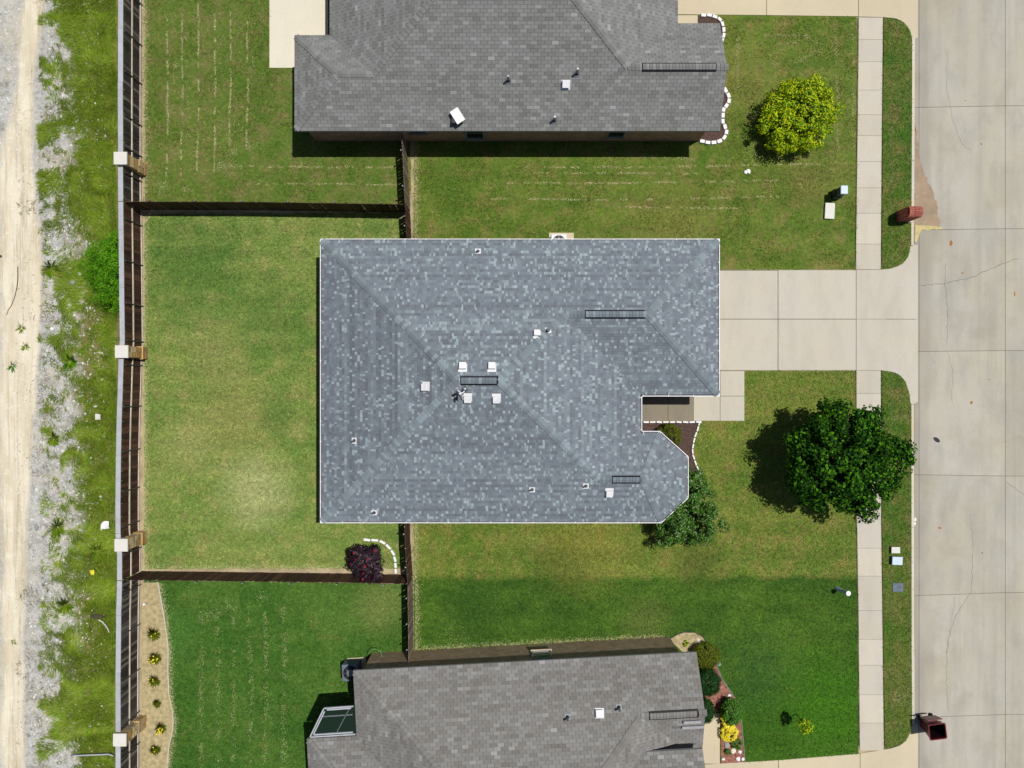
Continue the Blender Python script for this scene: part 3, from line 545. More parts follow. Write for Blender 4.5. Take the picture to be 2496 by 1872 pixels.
# ------------------------------------------------------------------ roofs
def clip(poly, axis, val, keep_ge):
    out = []; n = len(poly)
    for i in range(n):
        a, b = poly[i], poly[(i + 1) % n]; ia = (a[axis] >= val) == keep_ge or a[axis] == val; ib = (b[axis] >= val) == keep_ge or b[axis] == val
        if ia: out.append(a)
        if ia != ib:
            f = (val - a[axis]) / (b[axis] - a[axis]); out.append((a[0] + (b[0] - a[0]) * f, a[1] + (b[1] - a[1]) * f))
    return out
def area(p): return abs(sum(p[i][0] * p[(i + 1) % len(p)][1] - p[(i + 1) % len(p)][0] * p[i][1] for i in range(len(p)))) / 2
class Roof:
    def __init__(s, house, deck, mat, style, ws):
        s.house = house; s.mat = mat; s.capmat = M['cap_blue'] if style != 'tab' else mat; s.style = style; s.ws = ws; s.faces = []; s.cand = []; s.rest = MB(); s.deckm = MB(); s.deckmat = deck; s.var = {}; s.ncap = 0
    def face(s, pts, ws=None, shingles=True):
        """pts: world xyz, the eave is pts[0]->pts[1]"""
        pts = [Vector(p) for p in pts]; ws = s.ws if ws is None else ws
        n = Vector((0, 0, 0))
        for i in range(len(pts)): n += pts[i].cross(pts[(i + 1) % len(pts)])
        n.normalize()
        if n.z < 0: n = -n
        u = (pts[1] - pts[0]).normalized(); w = n.cross(u)
        if w.z < 0: u = -u; w = n.cross(u)
        o = pts[0]; q = [((p - o).dot(u), (p - o).dot(w)) for p in pts]
        a = sum(q[i][0] * q[(i + 1) % len(q)][1] - q[(i + 1) % len(q)][0] * q[i][1] for i in range(len(q)))
        if a < 0: q = q[::-1]
        q = clip(q, 1, ws, True); W3 = lambda a, b, h: o + u * a + w * b + n * h
        s.faces.append((n, o, [(p.x, p.y) for p in pts]))
        k = len(q); s.deckm.add([W3(a, b, -.006) for a, b in q] + [W3(a, b, -.05) for a, b in q], [tuple(range(k)), tuple(range(2 * k - 1, k - 1, -1))] + [((i + 1) % k, i, k + i, k + (i + 1) % k) for i in range(k)])
        if not shingles: return
        us = [p[0] for p in q]; wsx = [p[1] for p in q]; u0, u1, w1 = min(us), max(us), max(wsx)
        if s.style == 'tab': ex, th = .158, .012
        else: ex, th = .143, .017
        r = 0; wv = ws; rowt = 0
        while wv < w1:
            wb = wv + ex + .012; rowt = rnd.gauss(0, .10) * (1.5 if abs(n.x) > abs(n.y) and n.x < 0 else 1) if s.style != 'tab' else rnd.gauss(0, .05); x = u0 - (.155 * (r % 2) + rnd.uniform(0, .02) if s.style == 'tab' else rnd.uniform(0, .25))  # row tone shift stands in for course shadow lines, stronger on west slopes
            while x < u1:
                if s.style == 'tab':
                    wd = .31; tone = min(1, max(0, rnd.gauss(.42, .20) + rowt)); g_ = .006; hh = 0
                else:
                    wd = rnd.choice((.07, .09, .11, .13, .17, .22)); l = rnd.random() < .24 and wd < .14
                    tone = rnd.uniform(.75, 1) if l else min(.68, max(0, rnd.gauss(.34, .15) + rowt)); g_ = .0015; hh = .006 if l or rnd.random() < .3 else 0
                rc = [(x + g_, wv), (x + wd - g_, wv), (x + wd - g_, wb), (x + g_, wb)]
                pq = clip(clip(clip(clip(q, 0, x + g_, True), 0, x + wd - g_, False), 1, wv, True), 1, wb, False)
                if len(pq) > 2 and area(pq) > 3e-4:
                    full = abs(area(pq) - area(rc)) < 1e-6
                    if full:
                        c = W3(x + wd / 2, wv, 0); sx_ = 1248 + c.x * 2000 / (H - c.z); sy_ = 936 - c.y * 2000 / (H - c.z)
                        vis = 5 < sx_ < 2490 and 5 < sy_ < 1866
                        s.cand.append((wd * vis / (H - c.z) ** 2, c, u, w, n, wd, tone, hh, g_, th, ex, rnd.random()))
                    else: s.tab(s.rest, pq, lambda a, b, h: W3(a, b, h), wv, ex, th + hh, tone)
                x += wd
            wv += ex; r += 1
    def tab(s, mb, pq, f, w0, ex, th, tone):
        k = len(pq); hs = [.004 + th * (1 - (b - w0) / ex) for a, b in pq]
        mb.add([f(a, b, h) for (a, b), h in zip(pq, hs)] + [f(a, b, h - .014) for (a, b), h in zip(pq, hs)], [tuple(range(k))] + [((i + 1) % k, i, k + i, k + (i + 1) % k) for i in range(k)], tone)
    def finish(s, limit=300):
        s.roof = s.deckm.build('roof', s.deckmat, s.house)
        s.cand.sort(key=lambda c: (-round(c[0] * 1e6, 1), c[-1]))
        for i, (sc, c, u, w, n, wd, tone, hh, g_, th, ex, _) in enumerate(s.cand):
            if i < limit and sc > 0:
                tb = round(tone * 7) / 7; key = (wd, tb, hh)
                if key not in s.var:
                    m = MB(); s.tab(m, [(-wd / 2 + g_, 0), (wd / 2 - g_, 0), (wd / 2 - g_, ex + .012), (-wd / 2 + g_, ex + .012)], lambda a, b, h: (a, b, h), 0, ex, th + hh, tb); s.var[key] = m.mesh('shingle', s.mat)
                Mx = Matrix((u, w, n)).transposed().to_4x4(); Mx.translation = c
                inst('shingle', s.var[key], s.roof, Mx)
            else: s.tab(s.rest, [(-wd / 2 + g_, 0), (wd / 2 - g_, 0), (wd / 2 - g_, ex + .012), (-wd / 2 + g_, ex + .012)], lambda a, b, h: c + u * a + w * b + n * h, 0, ex, th + hh, tone)
        s.rest.build('shingle', s.mat, s.roof, kind='stuff')
    def normal_at(s, p):
        best = None
        for n, o, poly in s.faces:
            if inpoly(np.array([p.x]), np.array([p.y]), poly)[0]: best = (n, o)
        return best
    def caps(s, a, b, n1, n2, wd=.17, ex=.17, parent=None, lift=.012, name='ridge_cap', bright=False):
        """folded cap shingles from a (low) to b (high)"""
        a = Vector(a); b = Vector(b); d = (b - a).normalized(); L = (b - a).length
        def side(n, sg):
            x = d.cross(n).normalized(); return x if x.dot(Vector(sg)) > 0 else -x
        s1 = side(n1, n1 - n2); s2 = side(n2, n2 - n1); meshes = []
        up = (n1 + n2).normalized()
        for tone in ((.25, .5, .65, .8, .35, .5) if bright else (.12, .25, .38, .5, .3, .45, .76)):
            m = MB(); vs = []
            for k, h in ((0, .045), (ex + .02, .018)):
                for sd, off in ((s1, 1), (None, 0), (s2, 1)):
                    p = d * k + up * (h + lift) + (sd * wd if sd else Vector((0, 0, 0))); vs.append(p)
            vs += [p - up * .045 for p in vs]
            m.add(vs, [(0, 1, 4, 3), (1, 2, 5, 4), (6, 9, 10, 7), (7, 10, 11, 8), (0, 6, 7, 1), (1, 7, 8, 2), (0, 3, 9, 6), (2, 8, 11, 5)], tone); meshes.append(m.mesh(name, s.capmat))
        x = 0.0
        while x < L - ex * .5:
            inst(name, rnd.choice(meshes), parent or s.house, Matrix.Translation(a + d * x)); x += ex
    def vent(s, a, b, n1, n2, wd=.155):
        a = Vector(a); b = Vector(b); d = (b - a).normalized(); m = MB(); up = Vector((0, 0, 1))
        def side(n):
            x = d.cross(n).normalized(); return x if x.z < 0 else -x
        s1, s2 = side(n1), side(n2)
        v = []
        for e in (a, b):
            for q in (s1 * (wd + .055) - up * .02, s1 * (wd + .055) + up * .055, up * .06, s2 * (wd + .055) + up * .055, s2 * (wd + .055) - up * .02): v.append(e + q)
        m.add(v, [(0, 1, 6, 5), (1, 2, 7, 6), (2, 3, 8, 7), (3, 4, 9, 8), (4, 3, 2, 1, 0), (5, 6, 7, 8, 9)])
        o = m.build('ridge_vent', M['black'], s.house)
        s.caps(a + d * .03, b - d * .02, n1, n2, wd - .01, .145, parent=o, lift=.062)
        return o
def on_roof(rf, px, py, z=3.0):
    for _ in range(12):
        p = P(px, py, z); r = rf.normal_at(p)
        if r is None: return p, Vector((0, 0, 1))
        n, o = r; z = o.z - ((p.x - o.x) * n.x + (p.y - o.y) * n.y) / n.z
    return P(px, py, z), n
def roof_vent(rf, px, py, w=.36, rz=0, flange='s', label=None):
    p, n = on_roof(rf, px, py, 4); fl = MB(); zz = Vector(n); xx = Vector((1, 0, 0)); xx = (xx - zz * xx.dot(zz)).normalized(); yy = zz.cross(xx)
    rot = Matrix((xx, yy, zz)).transposed()
    b = MB().box(p + zz * .03 + yy * (-.04 if flange == 's' else .04), (w + .06, w + .08, .012), rot=rot).build('roof_vent', M['white'], rf.house)
    h = MB().box(p + zz * .06, (w * .72, w * .72, .10), rot=rot).build('neck', M['gutter_in'], b)
    hd = MB().box(p + zz * .15, (w, w, .09), rot=rot, taper=.94).build('hood', M['white'], b, bevel=.012)
    return b
def pipe_boot(rf, px, py, h=.32, tall=False, r=.05):
    p, n = on_roof(rf, px, py, 4); zz = Vector(n); xx = Vector((1, 0, 0)); xx = (xx - zz * xx.dot(zz)).normalized(); yy = zz.cross(xx); rot = Matrix((xx, yy, zz)).transposed()
    b = MB().box(p + zz * .026, (.26, .27, .012), rot=rot).build('pipe_flashing', M['white'] if not tall else M['steel'], rf.house)
    MB().cyl((p.x, p.y, p.z + .02), r * 1.7, .10, 12, r * 1.05).build('collar', M['black'], b); MB().cyl((p.x, p.y, p.z + .05), r, h, 12).build('pipe', M['steel'] if tall else M['darksteel'], b)
    return b
def window(house, c, w, h, depth, axis_n, sill=True, rz=0):
    """window in a wall; c centre on the wall face, axis_n outward unit 2-vector"""
    nx, ny = axis_n; R_ = Matrix.Rotation(math.atan2(ny, nx) + math.pi / 2, 3, 'Z'); c = Vector(c); nn = Vector((nx, ny, 0)); tt = R_ @ Vector((1, 0, 0))
    m = MB()
    for sx_, sz_, dx, dz in ((0, h / 2, w, .06), (0, -h / 2, w, .06), (-w / 2, 0, .06, h + .06), (w / 2, 0, .06, h + .06)): m.box(c + tt * sx_ + Vector((0, 0, sz_)) + nn * .02, (dx, .07, dz), rot=R_)
    f = m.build('window', M['sill'], house); MB().box(c + nn * .008, (w - .06, .02, h - .06), rot=R_).build('pane', M['glass'], f)
    MB().box(c + nn * .015 + Vector((0, 0, 0)), (w - .06, .03, .04), rot=R_).build('meeting_rail', M['sill'], f)
    if sill: MB().box(c + nn * .05 + Vector((0, 0, -h / 2 - .08)), (w + .14, .12, .08), rot=R_).build('sill', M['brick_b'], f)
# ---- central house
house = empty('house', (0, 0, 0), 'blue grey shingled house with white gutters in the middle, small bay at its lower right', 'house')
rf = Roof(house, M['deck_blue'], M['sh_blue'], 'lam', .10)
E = 2.70
z_ = lambda d: E + .5 * d
N6, S6 = 6.60, -6.32; Wc, Ec = -8.72, 5.91; Yc = .14; ZR = z_(6.46)
A1 = (-2.26, Yc, ZR); A2 = (-.55, Yc, ZR); A3 = (2.33, 3.02, z_(3.58)); A4 = (5.86, 3.02, z_(3.58)); A5 = (3.82, -4.23, z_(2.09)); A6 = (5.75, -4.23, z_(2.09))
rf.face([(Wc, N6, E), (9.44, N6, E), A4, A3, A2, A1]); rf.face([(Wc, S6, E), (Wc, N6, E), A1]); rf.face([(9.44, N6, E), (9.44, -.56, E), A4])
rf.face([(9.44, -.56, E), (5.91, -.56, E), A3, A4]); rf.face([(5.91, -.56, E), (5.91, -2.14, E), A5, A2, A3])
rf.face([(5.91, -2.14, E), (6.73, -2.14, E), A6, A5]); rf.face([(Wc, S6, E), (6.79, S6, E), A6, A5, A2, A1])
B1, B2, B3, B4 = (6.73, -2.14, E), (8.02, -3.30, E), (8.02, -5.18, E), (6.79, S6, E)
rf.face([B1, B2, A6]); rf.face([B2, B3, A6]); rf.face([B3, B4, A6])
rf.finish()
def nrm(a, b, c):
    n = (Vector(b) - Vector(a)).cross(Vector(c) - Vector(a)).normalized(); return n if n.z > 0 else -n
nN = Vector((0, .5, 1)).normalized(); nS = Vector((0, -.5, 1)).normalized(); nE = Vector((.5, 0, 1)).normalized(); nW = Vector((-.5, 0, 1)).normalized()
inn_ = lambda a, b, d: Vector(a) + (Vector(b) - Vector(a)).normalized() * d
for a, b, n1, n2 in (((Wc, N6, E), A1, nN, nW), ((Wc, S6, E), A1, nS, nW), (A3, A2, nN, nE), (A5, A2, nS, nE), ((9.44, N6, E), A4, nN, nE), ((9.44, -.56, E), A4, nS, nE)):
    rf.caps(inn_(a, b, .14 if a[2] == E else 0), b, n1, n2, bright=(n1 == nS and n2 == nW) or (n1 == nN and n2 == nE) or a == A5)
for p, q, n1, n2 in ((B1, A6, nN, nrm(B1, B2, A6)), (B2, A6, nrm(B1, B2, A6), nrm(B2, B3, A6)), (B3, A6, nrm(B2, B3, A6), nrm(B3, B4, A6)), (B4, A6, nrm(B3, B4, A6), nS)): rf.caps(inn_(p, q, .14), q, n1, n2, .13)
rf.vent((A1[0] + .12, Yc, ZR), (A2[0] - .02, Yc, ZR), nN, nS); rf.vent((3.16, 3.02, z_(3.58)), (5.76, 3.02, z_(3.58)), nN, nS); rf.vent((4.42, -4.23, z_(2.09)), (5.66, -4.23, z_(2.09)), nN, nS, .14)
rf.caps((A3[0], A3[1], A3[2]), (3.16, 3.02, A3[2]), nN, nS); rf.caps(A5, (4.42, -4.23, A5[2]), nN, nS)
MB().prism([(-8.62, 6.5), (9.33, 6.5), (9.33, -.46), (5.80, -.46), (5.80, -2.24), (6.69, -2.24), (7.92, -3.35), (7.92, -5.13), (6.75, -6.22), (-8.62, -6.22)], 2.56, 2.68).build('soffit', M['white'], house)
MB().prism([(-8.3, 6.2), (9.05, 6.2), (9.05, -.15), (5.4, -.15), (5.4, -2.55), (6.55, -2.55), (7.6, -3.5), (7.6, -5.0), (6.6, -5.9), (-8.3, -5.9)], -.02, 2.56).build('wall', M['brick_c'], house)
def gutter(a, b, dz=0, hang=.92, i=0):
    a = Vector((*a, 0)); b = Vector((*b, 0)); d = (b - a); L = d.length; d.normalize(); o = Vector((d.y, -d.x, 0)); ang = math.atan2(d.y, d.x)   # outline clockwise: outward is to the left
    o = -o; c = (a + b) / 2; rz = ang; z = 2.66 + dz
    m = MB().box(c - o * .011 + Vector((0, 0, z)), (L, .032, .10), rz).box(c - o * .108 + Vector((0, 0, z + .028)), (L - .10, .044, .06), rz)
    g_ = m.build('gutter', M['white'], house); MB().box(c - o * .055 + Vector((0, 0, z - .03)), (L - .02, .075, .03), rz).build('gutter_bed', M['gutter_in'], g_)
    k = max(1, int(L / hang)); 
    for j in range(k + 1):
        p = a + d * (.06 + (L - .12) * j / k); MB().box(p - o * .06 + Vector((0, 0, z + .047)), (.028, .14, .012), rz).build('hanger', M['white'], g_)
    for j in range(1, k + 1, 1):
        pass
out = [(Wc, N6), (9.44, N6), (9.44, -.56), (5.91, -.56), (5.91, -2.14), (6.73, -2.14), (8.02, -3.30), (8.02, -5.18), (6.79, S6), (Wc, S6)]
for i in range(len(out)): gutter(out[i], out[(i + 1) % len(out)], dz=.0015 * (i % 3))
for px, py in ((1128, 895), (1199, 895), (1140, 970), (1210, 971), (1039, 944), (1309, 815), (1485, 1200)): roof_vent(rf, px, py, .31 if px != 1309 else .28, flange='s' if py < 936 else 'n')
for px, py in ((1336, 806), (1165, 613), (864, 1074), (1297, 1193), (1428, 1184), (912, 1249)): pipe_boot(rf, px, py, .28)
# antenna on the central roof
p, n = on_roof(rf, 1127, 957, 5); m = MB(); base = Vector((p.x, p.y, p.z))
ant = empty('antenna', base, 'small white antenna with dark lobes on the ridge of the blue grey roof', 'antenna')
MB().tube([base, base + Vector((0, 0, .45))], .02).tube([base + Vector((-.16, .10, .38)), base + Vector((0, -.02, .42)), base + Vector((.16, .10, .40))], .022).tube([base + Vector((0, -.02, .42)), base + Vector((.04, -.28, .10))], .02).build('mast', M['white'], ant)
MB().blob(base + Vector((-.28, -.06, .30)), (.075, .06, .07), 3).blob(base + Vector((-.20, -.24, .28)), (.055, .11, .06), 4).build('lobe', M['black'], ant, smooth=True)
MB().tube([base + Vector((.10, .26, .46)), base + Vector((.18, -.02, .46))], .018).tube([base + Vector((.04, .12, .47)), base + Vector((.30, .12, .47))], .014).build('element', M['black'], ant)
MB().cyl(base + Vector((-.07, -.04, .40)), .04, .03).cyl(base + Vector((.14, .16, .47)), .03, .03).build('knob', M['white'], ant)
# air conditioner behind the central house
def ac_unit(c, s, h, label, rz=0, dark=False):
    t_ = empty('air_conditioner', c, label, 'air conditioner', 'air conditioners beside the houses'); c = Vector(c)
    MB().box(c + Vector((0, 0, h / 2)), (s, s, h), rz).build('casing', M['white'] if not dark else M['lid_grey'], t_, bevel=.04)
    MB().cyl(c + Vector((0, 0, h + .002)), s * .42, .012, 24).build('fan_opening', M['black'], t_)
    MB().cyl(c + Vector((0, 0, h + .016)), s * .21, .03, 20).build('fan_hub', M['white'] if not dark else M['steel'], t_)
    m = MB()
    for k in range(4): m.box(c + Vector((0, 0, h + .02)), (s * .86, .012, .01), rz + k * math.pi / 4)
    m.build('guard', M['steel'], t_); return t_
sheet('equipment_pad', rect(1338, 568, 1398.5, 604), .07, M['conc_warm'], z0=-.05)
ac_unit((2.24, 6.80, .07), .74, .72, 'white air conditioner with a dark round fan on a pad against the central house')
# ---- upper house
uh = empty('house', (0, 19, 0), 'grey shingled brick house cut by the top edge of the photo', 'house')
ru = Roof(uh, M['deck_grey'], M['sh_grey'], 'tab', 0)
U1 = (-7.71, 13.68, z_(2.17)); U2 = (-6.11, 13.68, z_(2.17)); U3 = (-.375, 19.415, z_(7.905)); U4 = (5.09, 13.95, z_(2.44)); U5 = (9.45, 13.95, z_(2.44))
ru.face([(-9.88, 11.51, E), (9.45, 11.51, E), U5, U4, U3, U2, U1]); ru.face([(-9.88, 15.85, E), (-9.88, 11.51, E), U1]); ru.face([(-9.88, 15.85, E), (-8.28, 15.85, E), U2, U1])
ru.face([(-8.28, 15.85, E), (-8.28, 27.32, E), U3, U2]); ru.face([(7.53, 16.39, E), (7.53, 27.32, E), U3, U4]); ru.face([(9.45, 16.39, E), (7.53, 16.39, E), U4, U5]); ru.face([(-8.28, 27.32, E), (7.53, 27.32, E), U3], shingles=False)
ru.finish()
for a, b, n1, n2 in (((-9.88, 11.51, E), U1, nS, nW), ((-9.88, 15.85, E), U1, nN, nW), (U1, U2, nN, nS), (U2, U3, nS, nW), (U4, U3, nS, nE)): ru.caps(inn_(a, b, .1 if a[2] == E else 0), b, n1, n2, .16, .21)
ru.vent((5.72, 13.95, U4[2]), (8.98, 13.95, U4[2]), nN, nS); ru.caps(U4, (5.72, 13.95, U4[2]), nN, nS); ru.caps((9.0, 13.95, U4[2]), U5, nN, nS)
MB().prism([(-9.55, 11.84), (9.1, 11.84), (9.1, 16.05), (7.2, 16.05), (7.2, 27), (-7.95, 27), (-7.95, 15.5), (-9.55, 15.5)], -.02, 2.60).build('wall', M['brick_a'], uh)
MB().add([(9.08, 11.84, 2.6), (9.08, 16.05, 2.6), (9.08, 13.95, 3.84), (9.0, 11.84, 2.6), (9.0, 16.05, 2.6), (9.0, 13.95, 3.84)], [(0, 1, 2), (5, 4, 3), (0, 2, 5, 3), (1, 4, 5, 2), (0, 3, 4, 1)]).build('gable_wall', M['brick_a'], uh)
def eave_trim(house, pts, z, mat):
    m = MB()
    for a, b in zip(pts, pts[1:]):
        a = Vector((*a, 0)); b = Vector((*b, 0)); d = b - a; m.box((a + b) / 2 + Vector((0, 0, z)), (d.length + .02, .03, .12), math.atan2(d.y, d.x))
    return m.build('fascia', mat, house)
eave_trim(uh, [(-8.28, 27), (-8.27, 15.86), (-9.87, 15.85), (-9.87, 11.52), (9.44, 11.52)], 2.62, M['fascia_grey']); eave_trim(uh, [(9.44, 16.38), (7.54, 16.38), (7.54, 27)], 2.62, M['fascia_grey'])
MB().prism([(-9.8, 11.58), (9.4, 11.58), (9.4, 16.3), (7.45, 16.3), (7.45, 27), (-8.2, 27), (-8.2, 15.78), (-9.8, 15.78)], 2.52, 2.6).build('soffit', M['fascia'], uh)
for cx, w, zb in ((-1.76, .82, .5), (4.93, .80, .75), (-4.42, .8, 1.35)): window(uh, (cx * 1.0 * (1 if zb < 1 else 1), 11.84, (zb + 2.15) / 2), w, 2.15 - zb, .05, (0, -1))
roof_vent(ru, 1379, 204, .33, flange='s'); pipe_boot(ru, 1239, 197, .55, True); pipe_boot(ru, 1406, 180, .55, True); pipe_boot(ru, 1351, 294, .5, True)
p, n = on_roof(ru, 1113, 294, 3); 
pn = empty('attic_fan_panel', p, 'white tilted panel raised on the lower slope of the top house roof', 'solar vent', None)
rot = Euler((R(8), R(-6), R(-27))).to_matrix() @ Matrix.Identity(3)
MB().box(Vector((p.x, p.y, p.z + .17)), (.40, .40, .26)).build('vent_body', M['fascia'], pn); MB().box(Vector((p.x + .06, p.y + .10, p.z + .36)), (.42, .64, .035), rot=Matrix.Rotation(R(33), 3, 'Z') @ Matrix.Rotation(R(8), 3, 'X')).build('panel', M['white'], pn, bevel=.02)
# window box on the west side of the upper house
MB().box((-10.02, 12.62, .85), (.30, .62, .9)).build('meter_cabinet', M['lid_blue'], label='pale blue cabinet peeking from the left eave of the top house', cat='cabinet', bevel=.03)
# ---- lower house (turned three degrees)
AX, AY, TH = -7.16, -12.93, R(3.1); E2 = 3.0
def U(u, v, z): return Vector((AX + u * math.cos(TH) + v * math.sin(TH), AY + u * math.sin(TH) - v * math.cos(TH), z))
z2 = lambda d: E2 + .5 * d
lh = empty('house', tuple(U(7, 6, 0)), 'warm grey shingled brick house cut by the bottom edge of the photo', 'house')
rl = Roof(lh, M['deck_grey'], M['sh_warm'], 'tab', 0)
L0 = U(0, 0, E2); R1 = U(15.5, 2.3, z2(2.3)); R2 = U(12.7, 2.3, z2(2.3)); T1 = U(7.5, 7.5, z2(7.5)); V0 = U(0, 2.95, E2); T2 = U(7.5, 10.45, z2(7.5)); W0 = U(-2.25, 2.95, E2); T3 = U(5.25, 10.45, z2(7.5))
rl.face([L0, U(15.5, 0, E2), R1, R2, T1]); rl.face([V0, L0, T1, T2]); rl.face([W0, V0, T2, T3]); rl.face([W0, U(-2.25, 17.95, E2), T3])
rl.face([U(15.5, 4.6, E2), U(15.0, 4.6, E2), R2, R1])
rl.face([U(14.25, 3.9, z2(.75)), U(14.25, 3.0, z2(.75)), U(13.4, 3.0, z2(1.6)), R2, T1, U(7.5, 9.05, z2(7.5)), U(12.7, 3.85, z2(2.3)), U(12.65, 3.9, z2(2.35))])
rl.face([U(12.7, 3.85, 4.15), U(15.3, 3.85, 4.15), U(15.3, 9.05, 6.75), U(7.5, 9.05, 6.75)])
rl.finish()
def ln(v): 
    c, s_ = math.cos(TH), math.sin(TH); return Vector((v[0] * c + v[1] * s_, v[0] * s_ - v[1] * c, v[2])).normalized()
lN, lS, lE, lW = ln((0, -.5, 1)), ln((0, .5, 1)), ln((.5, 0, 1)), ln((-.5, 0, 1))
for a, b, n1, n2 in ((L0, T1, lN, lW), (R2, T1, lN, lE), (W0, T3, lN, lW)): rl.caps(inn_(a, b, .1), b, n1, n2, .16, .21)
rl.vent(U(13.05, 2.3, R1.z), U(15.2, 2.3, R1.z), lN, lS); rl.caps(R2, U(13.05, 2.3, R1.z), lN, lS); rl.caps(U(15.22, 2.3, R1.z), R1, lN, lS)
xy = lambda p: (p.x, p.y)
MB().prism([xy(U(*q, 0)) for q in ((.33, .19), (14.85, .19), (14.95, 4.2), (15.0, 17), (-1.9, 17), (-1.9, 3.2), (.33, 3.2))], -.02, 2.9).build('wall', M['brick_b'], lh)
MB().prism([xy(U(*q, 0)) for q in ((.04, .03), (15.4, .03), (15.4, 4.5), (15.2, 4.5), (15.2, 17), (-2.2, 17), (-2.2, 3.0), (.04, 3.0))], 2.82, 2.9).build('soffit', M['fascia'], lh)
MB().prism([xy(U(*q, 0)) for q in ((12.55, 3.93), (14.95, 3.93), (14.95, 8.8), (12.55, 8.8))], 2.9, 4.08).build('upper_wall', M['fascia'], lh)
eave_trim(lh, [xy(U(0.01, 2.94, 0)), xy(U(.01, .01, 0)), xy(U(15.49, .01, 0))], 2.93, M['fascia_grey']); eave_trim(lh, [xy(U(-2.24, 9, 0)), xy(U(-2.24, 2.97, 0)), xy(U(0, 2.96, 0))], 2.92, M['fascia_grey']); eave_trim(lh, [xy(U(12.7, 3.86, 0)), xy(U(15.29, 3.86, 0)), xy(U(15.29, 8, 0))], 4.07, M['fascia_grey'])
q = U(8.55, .19, 1.72); window(lh, q, .86, .95, .05, (math.sin(TH) * -1, math.cos(TH)))
roof_vent(rl, 1461, 1741, .34, flange='n'); pipe_boot(rl, 1383, 1748, .5, True); pipe_boot(rl, 1508, 1724, .5, True)
m = MB()
for a, b in ((U(14.55, 2.75, 4.06), U(15.3, 2.62, 4.10)), (U(14.5, 3.02, 3.9), U(15.45, 2.95, 3.93))): m.box((a + b) / 2, ((b - a).length, .12, .07), TH)
m.build('flashing', M['fascia_grey'], lh)
# glazed patio cover at the lower left corner
fr = [P(790, 1726, 2.95), P(862, 1721, 2.95), P(867, 1789, 2.95), P(756, 1796, 2.95)]
pc = empty('patio_cover', tuple((fr[0] + fr[2]) / 2 * Vector((1, 1, 0)) if False else Vector(((fr[0].x + fr[2].x) / 2, (fr[0].y + fr[2].y) / 2, 0))), 'dark glazed patio cover with pale frame in the corner of the lower house', 'patio cover')
m = MB(); 
for a, b in ((fr[0], fr[1]), (fr[3], fr[0]), (fr[2], fr[3])):
    for off in (0, -.085):
        c_ = (a + b) / 2; d = b - a; inw = ((fr[0] + fr[2]) / 2 - c_); nn = Vector((-d.y, d.x, 0)).normalized(); nn = nn if nn.dot(inw) > 0 else -nn
        m.box(c_ + nn * (-off) + Vector((0, 0, off * .3)), (d.length - (.02 if off == 0 else .25), .055, .10), math.atan2(d.y, d.x))
m.build('frame', M['sill'] if False else M['cap'], pc)
MB().add([fr[0] - Vector((0, 0, .12)), fr[1] - Vector((0, 0, .12)), fr[2] - Vector((0, 0, .12)), fr[3] - Vector((0, 0, .12)), fr[0] - Vector((0, 0, .14)), fr[1] - Vector((0, 0, .14)), fr[2] - Vector((0, 0, .14)), fr[3] - Vector((0, 0, .14))], [(3, 2, 1, 0), (4, 5, 6, 7), (0, 1, 5, 4), (1, 2, 6, 5), (2, 3, 7, 6), (3, 0, 4, 7)]).build('pane', None, pc)
g = NT('dark glass with painted green reflection', .35, .25); g.base((.006, .018, .010, 1)); pc.children[-1].data.materials.append(g.m)  # reflected greenery is painted into the dark base colour
m = MB()
for f_, w_ in ((.33, .05), ):
    a = fr[0].lerp(fr[3], f_); b = fr[1].lerp(fr[2], f_); m.box((a + b) / 2 - Vector((0, 0, .10)), ((b - a).length - .2, w_, .04), math.atan2((b - a).y, (b - a).x))
a = fr[0].lerp(fr[1], .9); b = fr[3].lerp(fr[2], .55); m.box((a + b) / 2 - Vector((0, 0, .10)), ((b - a).length - .2, .03, .04), math.atan2((b - a).y, (b - a).x))
m.build('glazing_bar', M['steel'], pc)
for q_ in (fr[3],): MB().box((q_.x + .25, q_.y - .12, 1.4), (.10, .10, 2.8)).build('post', M['cap'], pc)
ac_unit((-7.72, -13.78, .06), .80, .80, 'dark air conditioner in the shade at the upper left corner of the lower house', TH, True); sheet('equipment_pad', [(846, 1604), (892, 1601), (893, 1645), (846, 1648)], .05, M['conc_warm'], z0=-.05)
hp = [P(x, y, z) for x, y, z in ((894, 1600, .1), (899, 1590, .35), (908, 1583, .55), (920, 1583, .6), (928, 1590, .55), (931, 1604, .7))]
MB().tube(hp, .018).build('garden_hose', M['hose'], label='green garden hose arching beside the upper left wall of the lower house', cat='hose')
